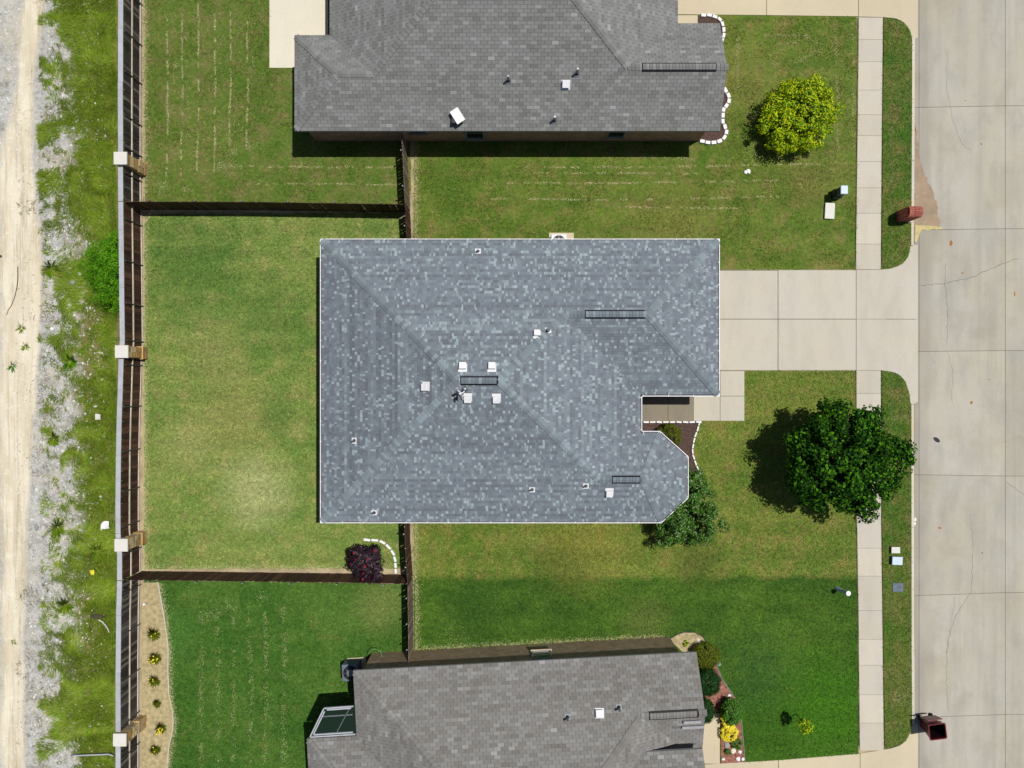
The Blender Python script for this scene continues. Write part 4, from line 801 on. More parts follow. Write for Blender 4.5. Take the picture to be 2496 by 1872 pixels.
# ------------------------------------------------------------------ fences
def board_meshes(mat, w, hgt, n=6, th=.018):
    out = []
    for i in range(n):
        m = MB(); c_ = .006 * (i % 3 - 1)
        m.box((0, c_, hgt / 2), (w, th, hgt), tone=[.15, .35, .5, .65, .45, .85][i % 6]); out.append(m.mesh('board', mat))
    return out
def fence(label, pts, mat, side, pitch=.146, w=.138, top=1.83, twist=0, posts=(), rails=(1.55, .98, .12), railside=None, cap=None, capw=.225, post_out=.085, rail_mat='rail', dots=False, group='wooden fences around the yards', railm=None):
    """pts world (x, y); side: +1 / -1, where the rails and posts stand relative to the travel direction's left"""
    P2 = [Vector(p) for p in pts]; c0 = sum(P2, Vector((0, 0))) / len(P2)
    root = empty('fence', (c0.x, c0.y, 0), label, 'fence', group); bm_ = board_meshes(M[mat], w, top - .03)
    for a, b in zip(P2, P2[1:]):
        d = b - a; L = d.length; d.normalize(); ang = math.atan2(d.y, d.x); n = max(1, round(L / pitch)); st = L / n; nl = Vector((-d.y, d.x)) * side
        for i in range(n):
            c_ = a + d * (st * (i + .5)); Mx = Matrix.Translation((c_.x, c_.y, .03 + rnd.uniform(-.012, .012))) @ Matrix.Rotation(ang + R(rnd.uniform(-twist, twist)), 4, 'Z') @ Matrix.Rotation(R(rnd.uniform(-.6, .6)), 4, 'Y')
            inst('board', rnd.choice(bm_), root, Mx)
        nb = max(1, round(L / 2.4))
        for j in range(nb):
            q0 = a + d * (L * j / nb); q1 = a + d * (L * (j + 1) / nb); c_ = (q0 + q1) / 2
            for z in rails:
                m = MB().box((c_.x + nl.x * .032, c_.y + nl.y * .032, z), ((q1 - q0).length - .01, .042, .085), ang + R(rnd.uniform(-.2, .2))); m.build('rail', M[rail_mat], root)
            if cap:
                cc = c_ - nl * (capw / 2 - .012); m = MB().box((cc.x, cc.y, top + .035), ((q1 - q0).length - .006, capw, .035), ang + R(rnd.uniform(-.35, .35))); m.build('cap_board', M['cap'], root)
                m = MB().box((c_.x - nl.x * .04, c_.y - nl.y * .04, top - .03), ((q1 - q0).length - .006, .035, .09), ang).build('top_rail', M['cap'], root)
    for (x, y, nx, ny) in posts:
        m = MB().cyl((x, y, -.05), .03, top - .0, 10).build('post', M['darksteel'], root)
        if dots: MB().blob((x, y, top - .02), (.045, .045, .03), 1, jit=0).build('post_cap', M['steel'], m)
    return root
bx = lambda px, py: P(px, py, 1.85)
BF = [(300.3, -60), (299.5, 200), (299.6, 385), (300, 486), (301, 560), (302.5, 700), (303.8, 830), (301, 875), (299, 950), (296.5, 1020), (294.6, 1110), (293.4, 1220), (293.4, 1300), (297.5, 1352), (297.3, 1416), (295.2, 1500), (293.8, 1640), (293.6, 1790), (294, 1950)]
def sub(y0, y1):
    ys = [p[1] for p in BF]; xs = [p[0] for p in BF]; out = [(float(np.interp(y0, ys, xs)), y0)] + [p for p in BF if y0 < p[1] < y1] + [(float(np.interp(y1, ys, xs)), y1)]
    return [tuple(P(x, y, 1.85).xy) for x, y in out]
def bposts(ys):
    out = []
    for y in ys:
        x = float(np.interp(y, [p[1] for p in BF], [p[0] for p in BF])); p = P(x, y, 1.8); out.append((p.x + .085, p.y, 1, 0))
    return out
fence('dark weathered back fence with pale cap behind the upper left yard', sub(-60, 490), 'wood_old', 1, pitch=.152, w=.128, twist=5, posts=bposts((-30, 74, 172, 279, 357, 420)), rails=(1.0, .13), cap=True)
fence('brown back fence with pale cap and steel posts behind the central yard', sub(492, 1414), 'wood_new', 1, posts=bposts((533, 634, 738, 829, 889, 992, 1101, 1199, 1285, 1352)), rails=(1.0, .06), cap=True, twist=.8)
fence('grey weathered back fence with pale cap behind the lower left yard', sub(1416, 1950), 'wood_old', 1, pitch=.152, w=.132, twist=4, posts=bposts((1447, 1548, 1662, 1770, 1850)), rails=(1.0, .13), cap=True)
fx = lambda *p: [tuple(P(x, y, 1.83).xy) for x, y in p]
def lposts(a, b, n, nrm_):
    out = []
    for i in range(n):
        f = (i + .5) / n; out.append((a[0] + (b[0] - a[0]) * f + nrm_[0] * .085, a[1] + (b[1] - a[1]) * f + nrm_[1] * .085, 0, 0))
    return out
f1 = fx((303, 491.5), (620, 492.5), (985, 498)); fence('dark side fence between the upper left yard and the central back yard', f1, 'wood_new', 1, twist=.6, posts=lposts(f1[0], f1[-1], 6, (0, 1)), rails=(1.6, .95, .2), rail_mat='stick', dots=True)
f2 = fx((979, 322), (987.5, 496)); fence('short grey fence running down from the top house to the fence corner', f2, 'wood_grey', -1, twist=5, posts=lposts(f2[0], f2[-1], 2, (-1, 0)), rails=(1.6, .95, .2), rail_mat='stick', dots=True, w=.13)
f3 = fx((988, 500), (992.5, 600)); fence('short dark brown fence from the fence corner down to the central roof', f3, 'wood_new', -1, posts=lposts(f3[0], f3[-1], 1, (-1, 0)), rails=(1.6, .95, .2), rail_mat='stick', dots=True)
f4 = fx((986, 1262), (988, 1330), (994, 1424)); fence('short brown fence running down from the central house past the purple tree', f4, 'wood_new', -1, posts=lposts(f4[0], f4[-1], 2, (-1, 0)), rails=(1.6, .95, .2), rail_mat='rail', dots=True)
f5 = fx((303, 1413.5), (830, 1420), (991, 1423.5)); fence('brown side fence between the central back yard and the lower left yard', f5, 'wood_new', -1, twist=.6, posts=lposts(f5[0], f5[-1], 6, (0, -1)), rails=(1.6, .95, .2), rail_mat='rail', dots=True)
f6 = fx((994, 1428), (995.5, 1520), (996, 1616)); fence('short grey fence running down to the wall of the lower house', f6, 'wood_grey', -1, twist=4, posts=lposts(f6[0], f6[-1], 3, (-1, 0)), rails=(1.6, .95, .2), rail_mat='stick', dots=True, w=.13)
# stone columns
def column(px, py, label, seed):
    q = random.Random(seed); z = 2.15; c = P(px, py, z); c.z = 0
    t_ = empty('stone_column', c, label, 'column', 'stone columns along the back fence')
    MB().box(c + Vector((-.02, 0, 1.0)), (.46, .44, 2.0)).build('core', M['mortar'] if False else M['limestone'], t_)
    MB().box(c + Vector((0, 0, 2.12)), (.62, .60, .09), taper=.97).build('cap', M['cap_stone'], t_, bevel=.012)
    zz = .0; row = 0
    while zz < 2.02:
        h = q.uniform(.2, .34) if zz > .6 else q.uniform(.25, .33); h = min(h, 2.06 - zz); o_ = .29 if zz < .62 else .255
        if h < .08: break
        for face in range(4):
            splits = [0] + ([q.uniform(.35, .65)] if q.random() < .6 else []) + [1]
            for a, b in zip(splits, splits[1:]):
                wl = 2 * o_; l = (b - a) * wl - .012; mid = (-o_ + (a + b) / 2 * wl); dep = .07 + q.uniform(0, .03)
                ang = face * math.pi / 2; R_ = Matrix.Rotation(ang, 3, 'Z'); cc = R_ @ Vector((o_ - dep / 2 + q.uniform(0, .02), mid, 0))
                MB().box(c + cc + Vector((-.01, 0, zz + h / 2)), (dep, l - .004 * face, h - .012), rot=R_ @ Matrix.Rotation(R(q.uniform(-3, 3)), 3, 'Y') @ Matrix.Rotation(R(q.uniform(-3, 3)), 3, 'X')).build('stone', M['limestone'], t_, bevel=.012)
        zz += h; row += 1
        if .55 < zz < .72 and row < 99:
            MB().box(c + Vector((-.01, 0, zz + .03)), (.66, .62, .05)).build('ledge', M['cap_stone'] if False else M['limestone'], t_, bevel=.01); row = 99; zz += .055
column(293, 385.5, 'stone column with pale square cap in the fence of the upper left yard', 1); column(296, 857, 'tan stone column with pale square cap midway along the central yard fence', 2)
column(295, 1329, 'tan stone column with pale square cap at the lower corner of the central yard', 3); column(291.5, 1804, 'stone column with pale square cap nearest the bottom edge of the photo', 4)
# ------------------------------------------------------------------ plants
def leaves(name, root, blobs, n, L, W, mat, seed, clumps=60, cr=.28, shell=.55, out=.6, up=.5, spiky=0, org=None):
    """blobs: list of (centre, radii); leaves are bent quads gathered in clumps"""
    q = np.random.default_rng(seed); vol = np.array([b[1][0] * b[1][1] * b[1][2] for b in blobs]); pr = vol / vol.sum(); CC = []; OO = []
    for i in range(clumps):
        k = q.choice(len(blobs), p=pr); c, r = blobs[k]; d = q.normal(size=3); d /= np.linalg.norm(d); rad = q.uniform(shell, 1) ** .6
        CC.append(np.array(c) + d * rad * np.array(r)); OO.append(d)
    CC = np.array(CC); OO = np.array(OO); sz = q.uniform(.6, 1.35, clumps)
    ci = q.integers(0, clumps, n); off = q.normal(size=(n, 3)); off /= np.linalg.norm(off, axis=1)[:, None]; off *= (q.random(n) ** .4)[:, None] * cr * sz[ci][:, None]
    pos = CC[ci] + off; pos[:, 2] = np.maximum(pos[:, 2], .06)
    nr = OO[ci] * out * .6 + off / cr * 1.0 + q.normal(size=(n, 3)) * .4 + np.array([0, 0, up]); nr /= np.linalg.norm(nr, axis=1)[:, None]
    if spiky: ax = OO[ci] * spiky + q.normal(size=(n, 3)) * .4
    else: ax = q.normal(size=(n, 3))
    ax -= nr * (ax * nr).sum(1)[:, None]; ax /= np.linalg.norm(ax, axis=1)[:, None] + 1e-9; bt = np.cross(nr, ax)
    l = (L * q.uniform(.6, 1.3, n))[:, None]; w = (W * q.uniform(.7, 1.2, n))[:, None]
    V = np.empty((n, 4, 3)); V[:, 0] = pos - ax * l * .5; V[:, 1] = pos + bt * w * .5 + nr * l * .08; V[:, 2] = pos + ax * l * .5 - nr * l * .08; V[:, 3] = pos - bt * w * .5 + nr * l * .08
    return fast(name, V, 4, mat, root), CC
def plant(kind, px, py, zmid, label, cat, blobs, n, L, W, mat, seed, trunk=True, group=None, clumps=60, cr=.25, limbs=8, tr=.06, scale=1.0, **k):
    c = P(px, py, zmid); gx, gy = c.x, c.y; root = empty(kind, (gx, gy, 0), label, cat, group)
    bl = [((gx + b[0][0] * scale, gy + b[0][1] * scale, b[0][2]), tuple(x * scale for x in b[1][:2]) + (b[1][2],)) for b in blobs]
    o, CC = leaves('crown', root, bl, n, L, W, mat, seed, clumps, cr, **k)
    if trunk:
        m = MB(); q = random.Random(seed); top = bl[0][0]; h0 = max(.1, top[2] - bl[0][1][2] * .5)
        m.tube([(gx, gy, -.05), (gx + .02, gy - .02, h0 * .5), (gx, gy, h0)], tr, 8, tr * .8)
        for j in range(limbs):
            e = CC[q.randrange(len(CC))]; s0 = Vector((gx, gy, h0 * q.uniform(.7, 1))); e = Vector(e); m.tube([s0, s0.lerp(e, .5) + Vector((0, 0, .08)), s0.lerp(e, .95)], tr * .5, 5, tr * .12)
        m.build('trunk', M['bark'], root)
    return root, o, CC
plant('tree', 2058, 1115, 3.0, 'large dark green round tree casting a shadow over the sidewalk', 'tree',
      [((0, 0, 3.0), (2.15, 2.05, 1.7)), ((-1.0, -.1, 2.9), (1.35, 1.7, 1.3)), ((1.25, -.1, 2.9), (1.3, 1.5, 1.1)), ((.1, 1.3, 3.0), (1.5, 1.0, 1.2)), ((.3, -1.25, 2.9), (1.6, 1.1, 1.2)), ((1.9, .2, 2.8), (.9, .7, .7)), ((.6, -1.9, 2.8), (.7, .7, .6)), ((0, 0, 3.7), (1.2, 1.2, .9)), ((.2, .1, 3.4), (.7, .7, .9))], 34000, .16, .12, M['leaf_dark'], 21, clumps=270, cr=.40, limbs=26, tr=.13, shell=.3, up=.5, scale=1.15)
plant('tree', 1942, 277, 1.15, 'round yellow green young tree alone on the upper front lawn', 'tree', [((0, 0, 1.2), (1.45, 1.4, 1.0)), ((.5, .3, 1.3), (1.15, 1.1, .9)), ((-.6, -.4, 1.1), (1.0, 1.0, .8)), ((.1, -.8, 1.1), (1.0, .8, .8))], 27000, .12, .06, M['leaf_yel'], 22, clumps=280, cr=.28, limbs=22, tr=.05, shell=.3, out=.5, up=.6, scale=1.24, spiky=.3)
plant('tree', 1668, 1243, 1.7, 'bushy green tree growing against the bay corner of the central house', 'tree', [((0, 0, 1.7), (1.25, 1.35, 1.3)), ((.6, -.5, 1.5), (1.05, 1.0, 1.0)), ((.2, .9, 1.6), (.8, .8, 1.0)), ((-.6, -.9, 1.3), (.8, .6, .8))], 19000, .13, .055, M['leaf_mid'], 23, clumps=190, cr=.26, limbs=20, tr=.05, shell=.3, up=.6, spiky=.7, scale=1.22)
r_, o_, CC = plant('tree', 893, 1370, 1.25, 'dark purple leaved tree with a few red blossoms inside the arc of white stones', 'tree', [((0, 0, 1.25), (.85, .80, .75)), ((-.35, .1, 1.1), (.75, .6, .6)), ((.25, -.35, 1.2), (.65, .6, .6))], 2700, .32, .062, M['leaf_purple'], 24, clumps=95, cr=.22, limbs=30, tr=.03, shell=.35, spiky=1.6, up=.5, scale=.98)
m = MB()
for i in range(12): e = CC[i * 7 % len(CC)]; m.blob((e[0] * 1, e[1], max(e[2], 1.35) + .28), (.05, .06, .05), i, jit=.35)
m.build('blossom', M['petal_m'], r_)
plant('sapling', 1966, 1771, 1.5, 'tiny yellow green sapling alone on the lower front lawn', 'sapling', [((0, 0, 1.5), (.26, .34, .25)), ((-.12, .1, 1.4), (.2, .2, .15))], 520, .09, .06, M['leaf_yel'], 25, clumps=22, cr=.10, limbs=5, tr=.02, up=1.0)
plant('bush', 246, 668, 1.3, 'bright lime green feathery bush leaning over the back fence', 'bush', [((0, .5, 1.2), (.95, 1.0, 1.0)), ((.25, -.5, 1.1), (.85, .9, .9)), ((.45, -1.2, .8), (.6, .7, .7)), ((.5, 1.4, .8), (.7, .7, .7)), ((-.55, .3, .7), (.6, .8, .6)), ((.75, .3, 1.75), (.35, .35, .2))], 17000, .17, .022, M['leaf_lime'], 26, clumps=240, cr=.26, limbs=20, tr=.04, shell=.2, spiky=.8, up=.8)
plant('shrub', 1629, 1062, .45, 'round clipped green shrub tucked beside the porch of the central house', 'shrub', [((0, -.02, .5), (.62, .60, .48))], 7000, .07, .022, M['leaf_olive'], 27, clumps=260, cr=.09, limbs=6, tr=.03, shell=.85, out=1, up=.4, spiky=.4)
for args in ((1722, 1597, 'olive green round shrub at the upper right corner of the lower house', .66, .60, 'leaf_olive', 28), (1723, 1661, 'large dark green shrub, second from the upper right corner of the lower house', .62, .66, 'leaf_box', 29), (1713, 1733, 'dark green shrub half under the eave at the lower house walk', .52, .60, 'leaf_box', 30)):
    plant('shrub', args[0], args[1], .45, args[2], 'shrub', [((0, 0, .48), (args[3], args[4], .45))], 12000, .075, .032, M[args[5]], args[6], clumps=330, cr=.13, limbs=6, tr=.03, shell=.6, out=1, up=.4, spiky=.3, group='shrubs in front of the lower house')
plant('shrub', 1783, 1735, .55, 'glossy green shrub above the yellow flowers in the lower red bed', 'shrub', [((0, 0, .55), (.50, .60, .5))], 5500, .10, .045, M['leaf_bright'], 31, clumps=150, cr=.12, limbs=6, tr=.03, shell=.6, out=.8, up=.7)
plant('flowers', 1778, 1787, .35, 'large clump of bright yellow flowers in the lower red bed', 'flowers', [((0, 0, .35), (.42, .42, .22))], 2600, .05, .035, M['petal_y'], 32, clumps=120, cr=.07, limbs=6, tr=.02, shell=.6, up=1)
plant('flowers', 1766, 1752, .5, 'upright spray of small yellow flowers beside the glossy shrub', 'flowers', [((0, 0, .5), (.20, .38, .22))], 650, .05, .035, M['petal_y'], 33, clumps=40, cr=.06, limbs=6, tr=.02, shell=.4, up=1)
plant('shrub', 1796, 1812, .22, 'small fresh green shrub below the yellow flower clump', 'shrub', [((0, 0, .22), (.25, .25, .2))], 900, .07, .035, M['leaf_bright'], 34, clumps=40, cr=.07, limbs=4, tr=.015, shell=.6, up=.8)
plant('shrub', 1776, 1833, .15, 'smallest green plant among the rocks at the bottom of the red bed', 'shrub', [((0, 0, .15), (.16, .17, .13))], 350, .06, .03, M['leaf_bright'], 35, clumps=18, cr=.05, limbs=4, tr=.01, shell=.5, up=.8)
plant('small_plant', 1674, 1568, .15, 'small green plant alone in the sandy end of the lower house bed', 'plant', [((0, 0, .15), (.15, .17, .13))], 350, .06, .03, M['leaf_yel'], 36, clumps=18, cr=.05, limbs=4, tr=.01, shell=.5, up=.8)
# grassy clumps
def tuft(px, py, r, n, mat, label, seed, flowers=0, cat='plant', group=None, z0=0.0, w=.02):
    q = np.random.default_rng(seed); gx, gy = G(px, py); root = empty('grass_clump' if cat != 'weed' else 'weed', (gx, gy, z0), label, cat, group)
    a = q.random(n) * 6.283; l = r * q.uniform(.5, 1.15, n); dx, dy = np.cos(a), np.sin(a); hgt = l * q.uniform(.06, .40, n); V = np.empty((n, 4, 3)); ww = w * q.uniform(.6, 1.2, n)
    b = q.uniform(0, .05, n)
    V[:, 0] = np.stack([gx + dx * b - dy * ww, gy + dy * b + dx * ww, np.full(n, z0)], -1); V[:, 1] = np.stack([gx + dx * b + dy * ww, gy + dy * b - dx * ww, np.full(n, z0)], -1)
    V[:, 2] = np.stack([gx + dx * l * .55 + dy * ww * .8, gy + dy * l * .55 - dx * ww * .8, z0 + hgt], -1); V[:, 3] = np.stack([gx + dx * l, gy + dy * l, z0 + hgt * .75], -1)
    fast('blades', V, 4, mat, root)
    if flowers:
        m = MB()
        for i in range(flowers):
            t_ = q.random() * 6.28; rr = r * q.uniform(0, .75); m.blob((gx + math.cos(t_) * rr, gy + math.sin(t_) * rr - r * .2, z0 + r * .6), (.035, .035, .02), i, jit=.2)
        m.build('flower', M['petal_y'], root)
    return root
for i, (x, y, r, fl, lb) in enumerate([(374, 1544, .38, 2, 'spiky clump with two yellow flowers, topmost in the straw bed'), (378, 1602, .36, 16, 'clump covered in yellow flowers, second from the top in the straw bed'), (376, 1658, .34, 4, 'clump with a few yellow flowers, third from the top in the straw bed'),
        (383, 1713, .24, 0, 'smallest clump without flowers in the middle of the straw bed'), (392, 1772, .32, 12, 'clump with a band of yellow flowers near the stone column'), (379, 1825, .30, 3, 'lowest spiky clump in the straw bed beside the fence')]):
    tuft(x, y, r, 260, M['leaf_olive'], lb, 60 + i, fl, group='spiky clumps in the straw bed', z0=.02, w=.014)
wl = [(30, 892, .34, 'leaf_bright', 'green leafy weed alone on the pale sand track'), (172, 882, .42, 'leaf_lime', 'round bright green weed beside the white pipes'), (140, 1285, .5, 'weed', 'wide grassy weed clump left of the crumpled white paper'), (240, 1345, .55, 'weed', 'long bladed weed clump right of the yellow wrapper'),
      (160, 1475, .48, 'weed', 'long bladed weed clump left of the dead brown brush'), (130, 1070, .4, 'weed', 'sparse grey green weed halfway down the gravel band'), (125, 655, .5, 'weed', 'oval weed patch left of the lime green bush'), (52, 800, .3, 'weed', 'thin weed on the sand beside the long curved stick'), (62, 845, .28, 'weed', 'thin weed on the sand just below the curved stick'), (105, 1475, .22, 'weed', 'dry star shaped weed on the pale lower gravel'), (32, 1565, .2, 'weed', 'dry brown weed on the lower sand track')]
for i, (x, y, r, mt, lb) in enumerate(wl):
    gx, gy = G(x, y); tuft(x, y, r, 190 if r > .35 else 46, M[mt], lb, 80 + i, 0, 'weed', 'weeds growing in the gravel strip', float(wildz(np.array([gx]), np.array([gy]))[0]) - .01, .016)
# ------------------------------------------------------------------ beds, edging stones and rocks
def bed(name, pts, z, mat, seed): return MB().prism(gp(jag(pts, 12, 1.2, seed)), -.01, z).build(name, mat, kind='structure')
bed('straw_bed', [(348, 1420), (385, 1420), (400, 1500), (410, 1580), (411, 1640), (413, 1700), (423, 1760), (415, 1810), (407, 1940), (346, 1940)], .018, M['mulch_dry'], 1)
edge = [(385, 1418), (392, 1455), (400, 1500), (407, 1550), (410.5, 1580), (410, 1640), (412, 1690), (420, 1730), (423, 1760), (419, 1790), (412, 1820), (408, 1860), (406, 1920)]
MB().tube([Vector((*G(*p), .03)) for p in edge], .03).build('bed_edging', M['kerb'], label='thin curved pale edging strip along the straw bed', cat='garden edging')
bed('red_bed', [(1700, 1560), (1726, 1580), (1745, 1622), (1760, 1656), (1785, 1694), (1805, 1722), (1806, 1765), (1811, 1820), (1814, 1858), (1757, 1862), (1757, 1735), (1690, 1735), (1688, 1580)], .02, M['mulch_red'], 2)
bed('sand_bed', [(1632, 1558), (1648, 1548), (1668, 1541.5), (1692, 1541.5), (1712, 1553), (1726, 1571), (1722, 1590), (1700, 1606), (1670, 1596)], .028, M['mulch_dry'], 3)
MB().tube([Vector((*G(*p), .035)) for p in [(1632, 1557), (1650, 1546), (1668, 1540), (1692, 1540), (1714, 1552), (1728, 1571)]], .022).build('bed_edging', M['fascia'], label='dark curved edging round the sandy end of the lower house bed', cat='garden edging')
MB().tube([Vector((*G(*p), .035)) for p in [(1746, 1622), (1761, 1656), (1786, 1694), (1806.5, 1722), (1807.5, 1765), (1812.5, 1820), (1815.5, 1858)]], .018).build('bed_edging', M['rock_grey'], label='thin grey edging between the red bed and the lower front lawn', cat='garden edging')
bed('bark_bed', [(1545, 1030), (1702, 1030), (1694, 1062), (1688, 1085), (1687, 1105), (1692, 1130), (1700, 1148), (1709, 1160), (1705, 1200), (1640, 1240), (1545, 1200)], .02, M['mulch_dark'], 4)
bed('upper_bed', [(1640, 205), (1764, 222), (1776, 240), (1764, 262), (1760, 300), (1768, 325), (1750, 346), (1700, 346), (1640, 340)], .02, M['mulch_dark'], 5); bed('upper_bed', [(1700, 38), (1745, 42), (1760, 62), (1758, 100), (1740, 110), (1700, 105)], .02, M['mulch_dark'], 6)
def edging(label, cs, w=.15, h=.12, z0=0.0, group='white stone borders', pieces=True):
    c0 = cs[len(cs) // 2]; root = empty('stone_edging', (*G(*c0), 0), label, 'stone border', group)
    P2 = [Vector(G(*c)) for c in cs]; n = len(P2)
    for i, p in enumerate(P2):
        a = P2[max(0, i - 1)]; b = P2[min(n - 1, i + 1)]; d = (b - a); L = d.length / (2 if 0 < i < n - 1 else 1) - rnd.uniform(.025, .045)
        MB().box((p.x, p.y, z0 + h / 2), (L, w * rnd.uniform(.92, 1.06), h * rnd.uniform(.9, 1.1)), math.atan2(d.y, d.x) + R(rnd.uniform(-6, 6)), taper=.94).build('stone', M['stone_white'], root, bevel=.014)
    return root
edging('lower run of white edging stones curving round the corner of the top house', [(1767, 221), (1774.5, 234), (1775.5, 247.5), (1769.5, 259), (1762.5, 269), (1761, 282.5), (1761, 297), (1766, 310), (1769.5, 323), (1764.5, 336), (1753, 345), (1739, 348.5), (1724.5, 348.5), (1711, 345.5)], .17)
edging('upper run of white edging stones beside the driveway of the top house', [(1714, 39), (1728, 39), (1741.5, 42.5), (1753, 49), (1760, 60), (1763, 74), (1763, 88), (1759, 100)], .15)
edging('arc of white stones round the purple leaved tree', [(895, 1315), (914, 1316), (933, 1321), (947, 1332), (958, 1346.5), (963, 1362), (964.5, 1377), (965, 1391)], .12); edging('two small white stones left of the purple leaved tree', [(881, 1334), (875, 1346)], .09, .10)
edging('straight white border along the front walk of the central house', [(1574 + 16 * i, 1028.6) for i in range(9)], .09, .12, .02)
edging('bent white border at the lawn edge of the dark bark bed', [(1704, 1031), (1700, 1045), (1695, 1059), (1691, 1073), (1688.5, 1087), (1687.5, 1100), (1690, 1114), (1694.5, 1128), (1700, 1141), (1706, 1153)], .075, .10)
for i, (x, y, a, b, mt, lb) in enumerate([(1702, 1561, .13, .09, 'rock', 'pale rock in the sandy end of the lower house bed'), (1777, 1694, .09, .07, 'stone_white', 'white rock at the edge of the red bed above the glossy shrub'), (1803, 1832, .09, .09, 'stone_white', 'white rock right of the smallest plant in the red bed'),
        (1798, 1849, .12, .10, 'stone_white', 'largest white rock at the foot of the red bed'), (1810, 1849, .08, .08, 'stone_white', 'white rock at the lower right corner of the red bed'), (1762, 1849, .09, .06, 'stone_white', 'white rock at the lower left corner of the red bed'), (1787, 1829, .16, .14, 'rock', 'broad pinkish pale rock beside the smallest plant'), (1749, 1617, .15, .12, 'rock_grey', 'grey rock beside the olive green shrub'),
        (1771, 1815, .14, .18, 'rock_grey', 'dark flat stepping stone beside the lower walk')]):
    MB().blob((*G(x, y), .05), (a, b, .07), i + 70, rnd.uniform(-1, 1), jit=.22).build('rock', M[mt], label=lb, cat='rock', group='rocks in the lower house bed')
m_ = MB().blob((*G(1823, 418), .06), (.10, .13, .06), 5, .5).blob((*G(1817, 420), .05), (.08, .10, .05), 6, .3).build('cleanout_cover', M['stone_white'], label='pair of small white caps in the upper front lawn', cat='drain cap')
# ------------------------------------------------------------------ mailbox, bin, utility boxes
c = Vector((P(2236, 513, 1.45).x, P(2236, 513, 1.45).y, 0)); mbx = empty('brick_mailbox', c, 'arched red brick mailbox standing on the kerb by the upper verge', 'mailbox')
WX, WY = .62, .50
MB().box(c + Vector((0, 0, .55)), (WX - .03, WY - .03, 1.3)).build('core', M['mortar'], mbx)
bmsh = {}
def brick(cx, cy, cz, d, rot):
    key = tuple(round(x, 3) for x in d)
    if key not in bmsh: bmsh[key] = MB().box((0, 0, 0), d).mesh('brick', M['brick_red'])
    inst('brick', bmsh[key], mbx, Matrix.Translation((cx, cy, cz)) @ rot)
I4 = Matrix.Identity(4); zz = -.05; r = 0
while zz < 1.14:
    for sgn in (-1, 1):
        for k in range(3):
            l = WX / 3; brick(c.x - WX / 2 + l * (k + .5), c.y + sgn * (WY / 2 - .03), zz + .035, (l - .012, .07, .062), I4)
        for k in range(2):
            l = (WY - .14) / 2; brick(c.x + sgn * (WX / 2 - .03), c.y - WY / 2 + .07 + l * (k + .5), zz + .035, (.07, l - .012, .062), I4)
    zz += .074; r += 1
MB().rings([[c + Vector((x, math.cos(a) * .21, 1.14 + math.sin(a) * .20)) for a in [math.pi * i / 10 for i in range(11)]] for x in (-.28, .28)]).build('arch_core', M['mortar'], mbx)
for x0, x1 in ((-.31, -.075), (-.055, .31)):
    for i in range(9):
        a = math.pi * (i + .5) / 9; brick(c.x + (x0 + x1) / 2, c.y + math.cos(a) * .225, 1.14 + math.sin(a) * .225, (x1 - x0, .07, .066), Matrix.Rotation(a - math.pi / 2, 4, 'X'))
MB().box(c + Vector((WX / 2 + .01, 0, 1.0)), (.03, .2, .26)).build('mailbox_door', M['black'], mbx)
MB().tube([(*G(2214, 541), 0), (*G(2214, 541), .16)], .05, 10).blob((*G(2214, 541), .19), (.055, .055, .03), 3, jit=.05).build('standpipe', M['white'], label='small white capped pipe at the foot of the brick mailbox', cat='pipe')
# wheelie bin
tc = P(2286, 1784, 1.12); c = Vector((tc.x, tc.y, ROADZ)); rb_ = empty('wheelie_bin', c, 'open dark red wheelie bin standing in the road by the lower driveway', 'bin'); rz = R(7); RZ = Matrix.Rotation(rz, 3, 'Z')
def rr(w, d, z, rad=.07, n=4):
    out = []
    for sx_, sy_, a0 in ((1, 1, 0), (-1, 1, 90), (-1, -1, 180), (1, -1, 270)):
        for k in range(n): a = R(a0 + 90 * k / (n - 1)); out.append(c + RZ @ Vector((sx_ * (w / 2 - rad) + rad * math.cos(a), sy_ * (d / 2 - rad) + rad * math.sin(a), z)))
    return out
m = MB().rings([rr(.56, .52, .06), rr(.62, .58, .5), rr(.78, .70, 1.16), rr(.84, .76, 1.18), rr(.84, .76, 1.22), rr(.75, .67, 1.22), rr(.73, .65, 1.1), rr(.52, .48, .14)], True, True); m.build('body', M['bin'], rb_)
MB().rings([rr(.725, .645, 1.12), rr(.50, .46, .16)], False, True).build('inside', M['bin_in'], rb_); MB().rings([rr(.3, .3, .2), rr(.28, .28, .24)]).build('bag', M['bin_in'], rb_)
m = MB()
hy = .40
m.box(c + RZ @ Vector((-.05, hy + .10, .84)), (.74, .05, .72), rot=RZ @ Matrix.Rotation(R(-10), 3, 'X')); m.build('lid', M['bin'], rb_, bevel=.02)
MB().tube([c + RZ @ Vector((-.26, hy + .02, 1.16)), c + RZ @ Vector((-.2, hy + .08, 1.19)), c + RZ @ Vector((.2, hy + .08, 1.19)), c + RZ @ Vector((.26, hy + .02, 1.16))], .018).build('handle', M['bin'], rb_)
for s_ in (-1, 1):
    w_ = MB(); ring = [[c + RZ @ Vector((s_ * .30 + dx, .28 + .13 * math.cos(6.283 * i / 16), .13 + .13 * math.sin(6.283 * i / 16))) for i in range(16)] for dx in (-.03, .03)]; w_.rings(ring); w_.build('wheel', M['rubber'], rb_)
